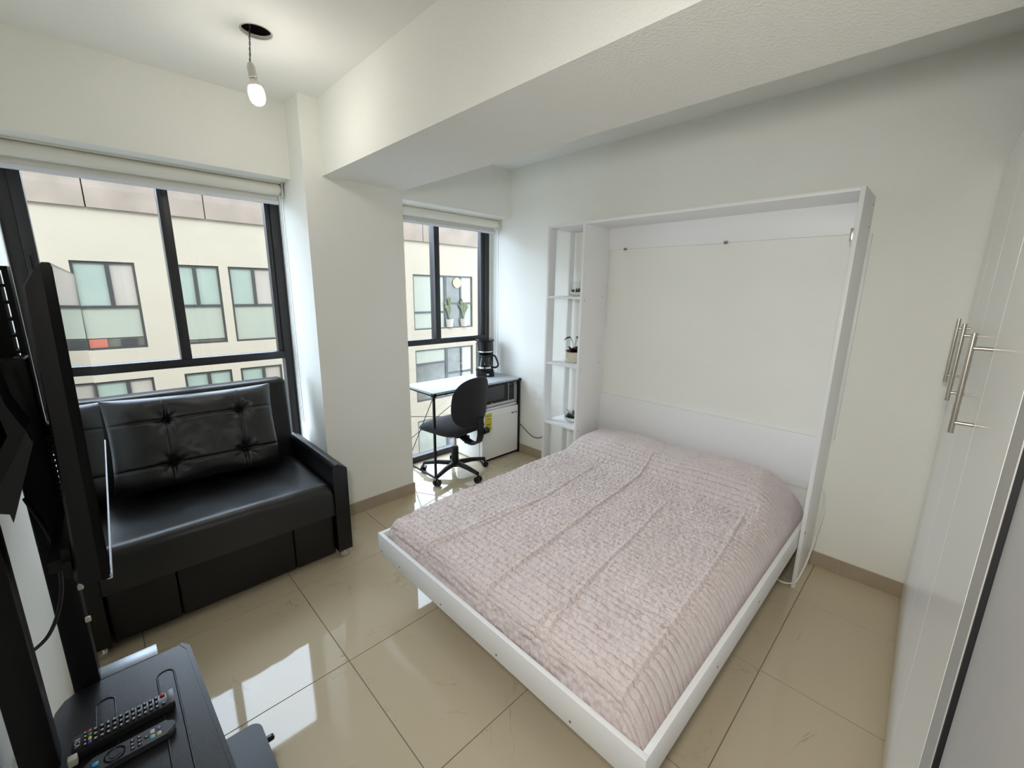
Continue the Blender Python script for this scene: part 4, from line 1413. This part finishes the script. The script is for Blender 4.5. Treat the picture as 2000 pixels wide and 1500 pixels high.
along([(0.0, 0.054), (0.0125, 0.054), (0.0125, 0.066), (0.0, 0.066)], STEEL, 'screw_base')
along([(0.0, 0.064), (0.0135, 0.064), (0.0185, 0.078), (0.0260, 0.092), (0.0, 0.092)], mat('bulb_collar', (0.72, 0.66, 0.56), 0.5), 'bulb_collar')
along([(0.0260, 0.090), (0.0300, 0.105), (0.0310, 0.118), (0.0290, 0.134), (0.0235, 0.147), (0.0140, 0.155), (0.0, 0.158)], emit_mat('bulb_glow', (1.0, 0.95, 0.86), 56.0), 'bulb_globe')

# ------------------------------------------------------------------ small planters on the shelf tower
DOME = glass_mat('terrarium_glass', (0.95, 0.97, 0.96), 1.2)
CER = mat('white_ceramic', (0.72, 0.73, 0.72), 0.25)
CREAMP = mat('cream_ceramic', (0.66, 0.60, 0.44), 0.5, var=0.06, vscale=60)
SOIL = mat('dark_soil', (0.03, 0.022, 0.018), 0.95, bump=0.003, bscale=200)
GRN1 = mat('succulent_green', (0.10, 0.17, 0.05), 0.5)
GRN2 = mat('deep_green_leaf', (0.035, 0.065, 0.03), 0.5)
PURP = mat('dark_purple_leaf', (0.035, 0.010, 0.018), 0.45)
PALEL = mat('pale_lilac_leaf', (0.55, 0.50, 0.56), 0.6)
def leaf(bm, base, d, length, width, bend=0.3, n=6):
    d = Vector(d).normalized()
    side = d.cross(Vector((0, 0, 1)))
    if side.length < 0.1: side = Vector((1, 0, 0))
    side.normalize()
    up = side.cross(d).normalized()
    L_, R_, T_ = [], [], []
    for k in range(n + 1):
        t = k / n
        p = Vector(base) + d * length * t - Vector((0, 0, 1)) * bend * length * t * t
        w_ = width * math.sin(PI * min(1, 0.12 + t * 0.88)) ** 0.8 * (1 if t < 1 else 0.05)
        L_.append(bm.verts.new(p + side * w_)); R_.append(bm.verts.new(p - side * w_)); T_.append(bm.verts.new(p + up * w_ * 0.35 + Vector((0, 0, 0.0008))))
    for k in range(n):
        bm.faces.new((L_[k], L_[k + 1], T_[k + 1], T_[k]))
        bm.faces.new((T_[k], T_[k + 1], R_[k + 1], R_[k]))
        bm.faces.new((R_[k], R_[k + 1], L_[k + 1], L_[k]))
def bowl(t, r, h, m_, name='bowl'):
    bm = NB()
    lathe(bm, [(0.0, 0.0), (r * 0.55, 0.0), (r * 0.92, h * 0.45), (r, h), (r * 0.93, h), (r * 0.85, h * 0.5), (0.0, h * 0.3)], n=32)
    return obj(name, bm, m_, t, True, world=False, auto=50)
def soil(t, r, z):
    bm = NB()
    lathe(bm, [(0.0, z + 0.004), (r * 0.6, z + 0.003), (r, z), (r * 0.9, z - 0.008), (0, z - 0.008)], n=24)
    return obj('soil', bm, SOIL, t, True, world=False)
PX, PY = 2.585, 1.945
# top: low white dish with a little cactus garden under a cut glass globe
p1 = thing('cactus_terrarium', 'small glass terrarium with green cactus on the upper tower shelf', 'terrarium', (PX, PY + 0.005, 1.4765))
bowl(p1, 0.066, 0.030, CER, 'dish'); soil(p1, 0.055, 0.027)
bm = NB(); tube(bm, [(0.0, -0.030, 0.022), (0.0, -0.030, 0.08), (0.0, -0.030, 0.120), (0, -0.030, 0.128)], [0.009, 0.010, 0.009, 0.003], 10); obj('cactus_stem', bm, GRN1, p1, True, world=False)
bm = NB()
for k in range(26):
    a_ = random.uniform(0, 2 * PI)
    rr_ = random.uniform(0.0, 0.045)
    leaf(bm, (rr_ * math.cos(a_), rr_ * math.sin(a_), 0.026), (random.uniform(-.6, .6), random.uniform(-.6, .6), 1), random.uniform(0.02, 0.045), 0.006, 0.1)
obj('succulents', bm, GRN1, p1, True, world=False)
bm = NB(); lathe(bm, [(0.058, 0.030), (0.063, 0.050), (0.060, 0.080), (0.050, 0.098), (0.040, 0.106)], n=32, closed=False); obj('glass_globe', bm, DOME, p1, True, world=False)
# middle: cream pot with a purple leaved plant
p2 = thing('purple_plant', 'dark purple leaved plant in cream pot on the middle tower shelf', 'potted plant', (PX, PY + 0.015, 0.9825))
bm = NB(); lathe(bm, [(0.0, 0.0), (0.058, 0.0), (0.076, 0.014), (0.072, 0.016), (0.0, 0.008)], n=32); obj('saucer', bm, CER, p2, True, world=False, auto=50)
bm = NB(); lathe(bm, [(0.0, 0.010), (0.050, 0.010), (0.064, 0.035), (0.064, 0.078), (0.056, 0.080), (0.054, 0.06), (0.0, 0.06)], n=32); obj('pot', bm, CREAMP, p2, True, world=False, auto=50)
soil(p2, 0.054, 0.076)
bm = NB()
for k in range(14):
    a_ = 2 * PI * k / 14 + random.uniform(-.2, .2)
    leaf(bm, (0.012 * math.cos(a_), 0.012 * math.sin(a_), 0.075), (math.cos(a_), math.sin(a_), random.uniform(0.5, 2.2)), random.uniform(0.08, 0.105), 0.021, 0.5)
obj('foliage', bm, PURP, p2, True, world=False)
bm = NB()
for a_ in (0.3, 1.6, 2.7, 4.4):
    tip = Vector((0.035 * math.cos(a_), 0.035 * math.sin(a_), 0.185))
    tube(bm, smooth_path([(0, 0, 0.08), tip * 0.5 + Vector((0, 0, 0.06)), tip], 4), 0.0012, 5)
    leaf(bm, tip, (math.cos(a_), math.sin(a_), 0.3), 0.06, 0.013, 0.6)
obj('long_stems', bm, PURP, p2, True, world=False)
# bottom: white bowl with mixed small plants
p3 = thing('white_bowl_planter', 'white bowl of small green and lilac plants on the lower tower shelf', 'potted plant', (PX, PY - 0.005, 0.5135))
bowl(p3, 0.072, 0.040, CER); soil(p3, 0.060, 0.036)
for nm, m_, n_, h0, h1, wd in (('green_leaves', GRN2, 40, 0.03, 0.055, 0.010), ('lilac_leaves', PALEL, 16, 0.05, 0.075, 0.008), ('tall_stalks', GRN2, 7, 0.07, 0.095, 0.005)):
    bm = NB()
    for k in range(n_):
        a_ = random.uniform(0, 2 * PI); rr_ = random.uniform(0, 0.05)
        leaf(bm, (rr_ * math.cos(a_), rr_ * math.sin(a_), 0.034), (random.uniform(-.8, .8), random.uniform(-.8, .8), 1), random.uniform(h0, h1), wd, 0.15)
    obj(nm, bm, m_, p3, True, world=False)

# ------------------------------------------------------------------ outlet and cords
ol = thing('wall_outlet', 'white wall outlet low behind the shelf tower', 'outlet', (XR, 2.345, 0.25))
bx('cover_plate', XR - 0.006, XR, 2.308, 2.385, 0.262, 0.352, mat('outlet_plate', (0.70, 0.69, 0.65), 0.4), ol, 0.002)
bx('socket_insert', XR - 0.008, XR - 0.005, 2.335, 2.358, 0.285, 0.33, mat('outlet_insert', (0.42, 0.42, 0.40), 0.4), ol, 0.001)
cable('fridge_cord', 'black power cord sagging between the desk leg and shelf tower', [(2.742, 2.76, 0.30), (2.738, 2.66, 0.275), (2.735, 2.52, 0.205), (2.738, 2.42, 0.21), (2.742, 2.37, 0.26), (2.744, 2.345, 0.30)], 0.0035, CORDB)
cable('extension_cable', 'white cord looping beside the foot of the right bed upright', [(2.72, 0.325, 0.46), (2.66, 0.305, 0.37), (2.585, 0.306, 0.285), (2.53, 0.315, 0.16), (2.49, 0.328, 0.075), (2.43, 0.345, 0.035), (2.40, 0.40, 0.03), (2.42, 0.47, 0.06), (2.47, 0.52, 0.10)], 0.0045, CORDW)
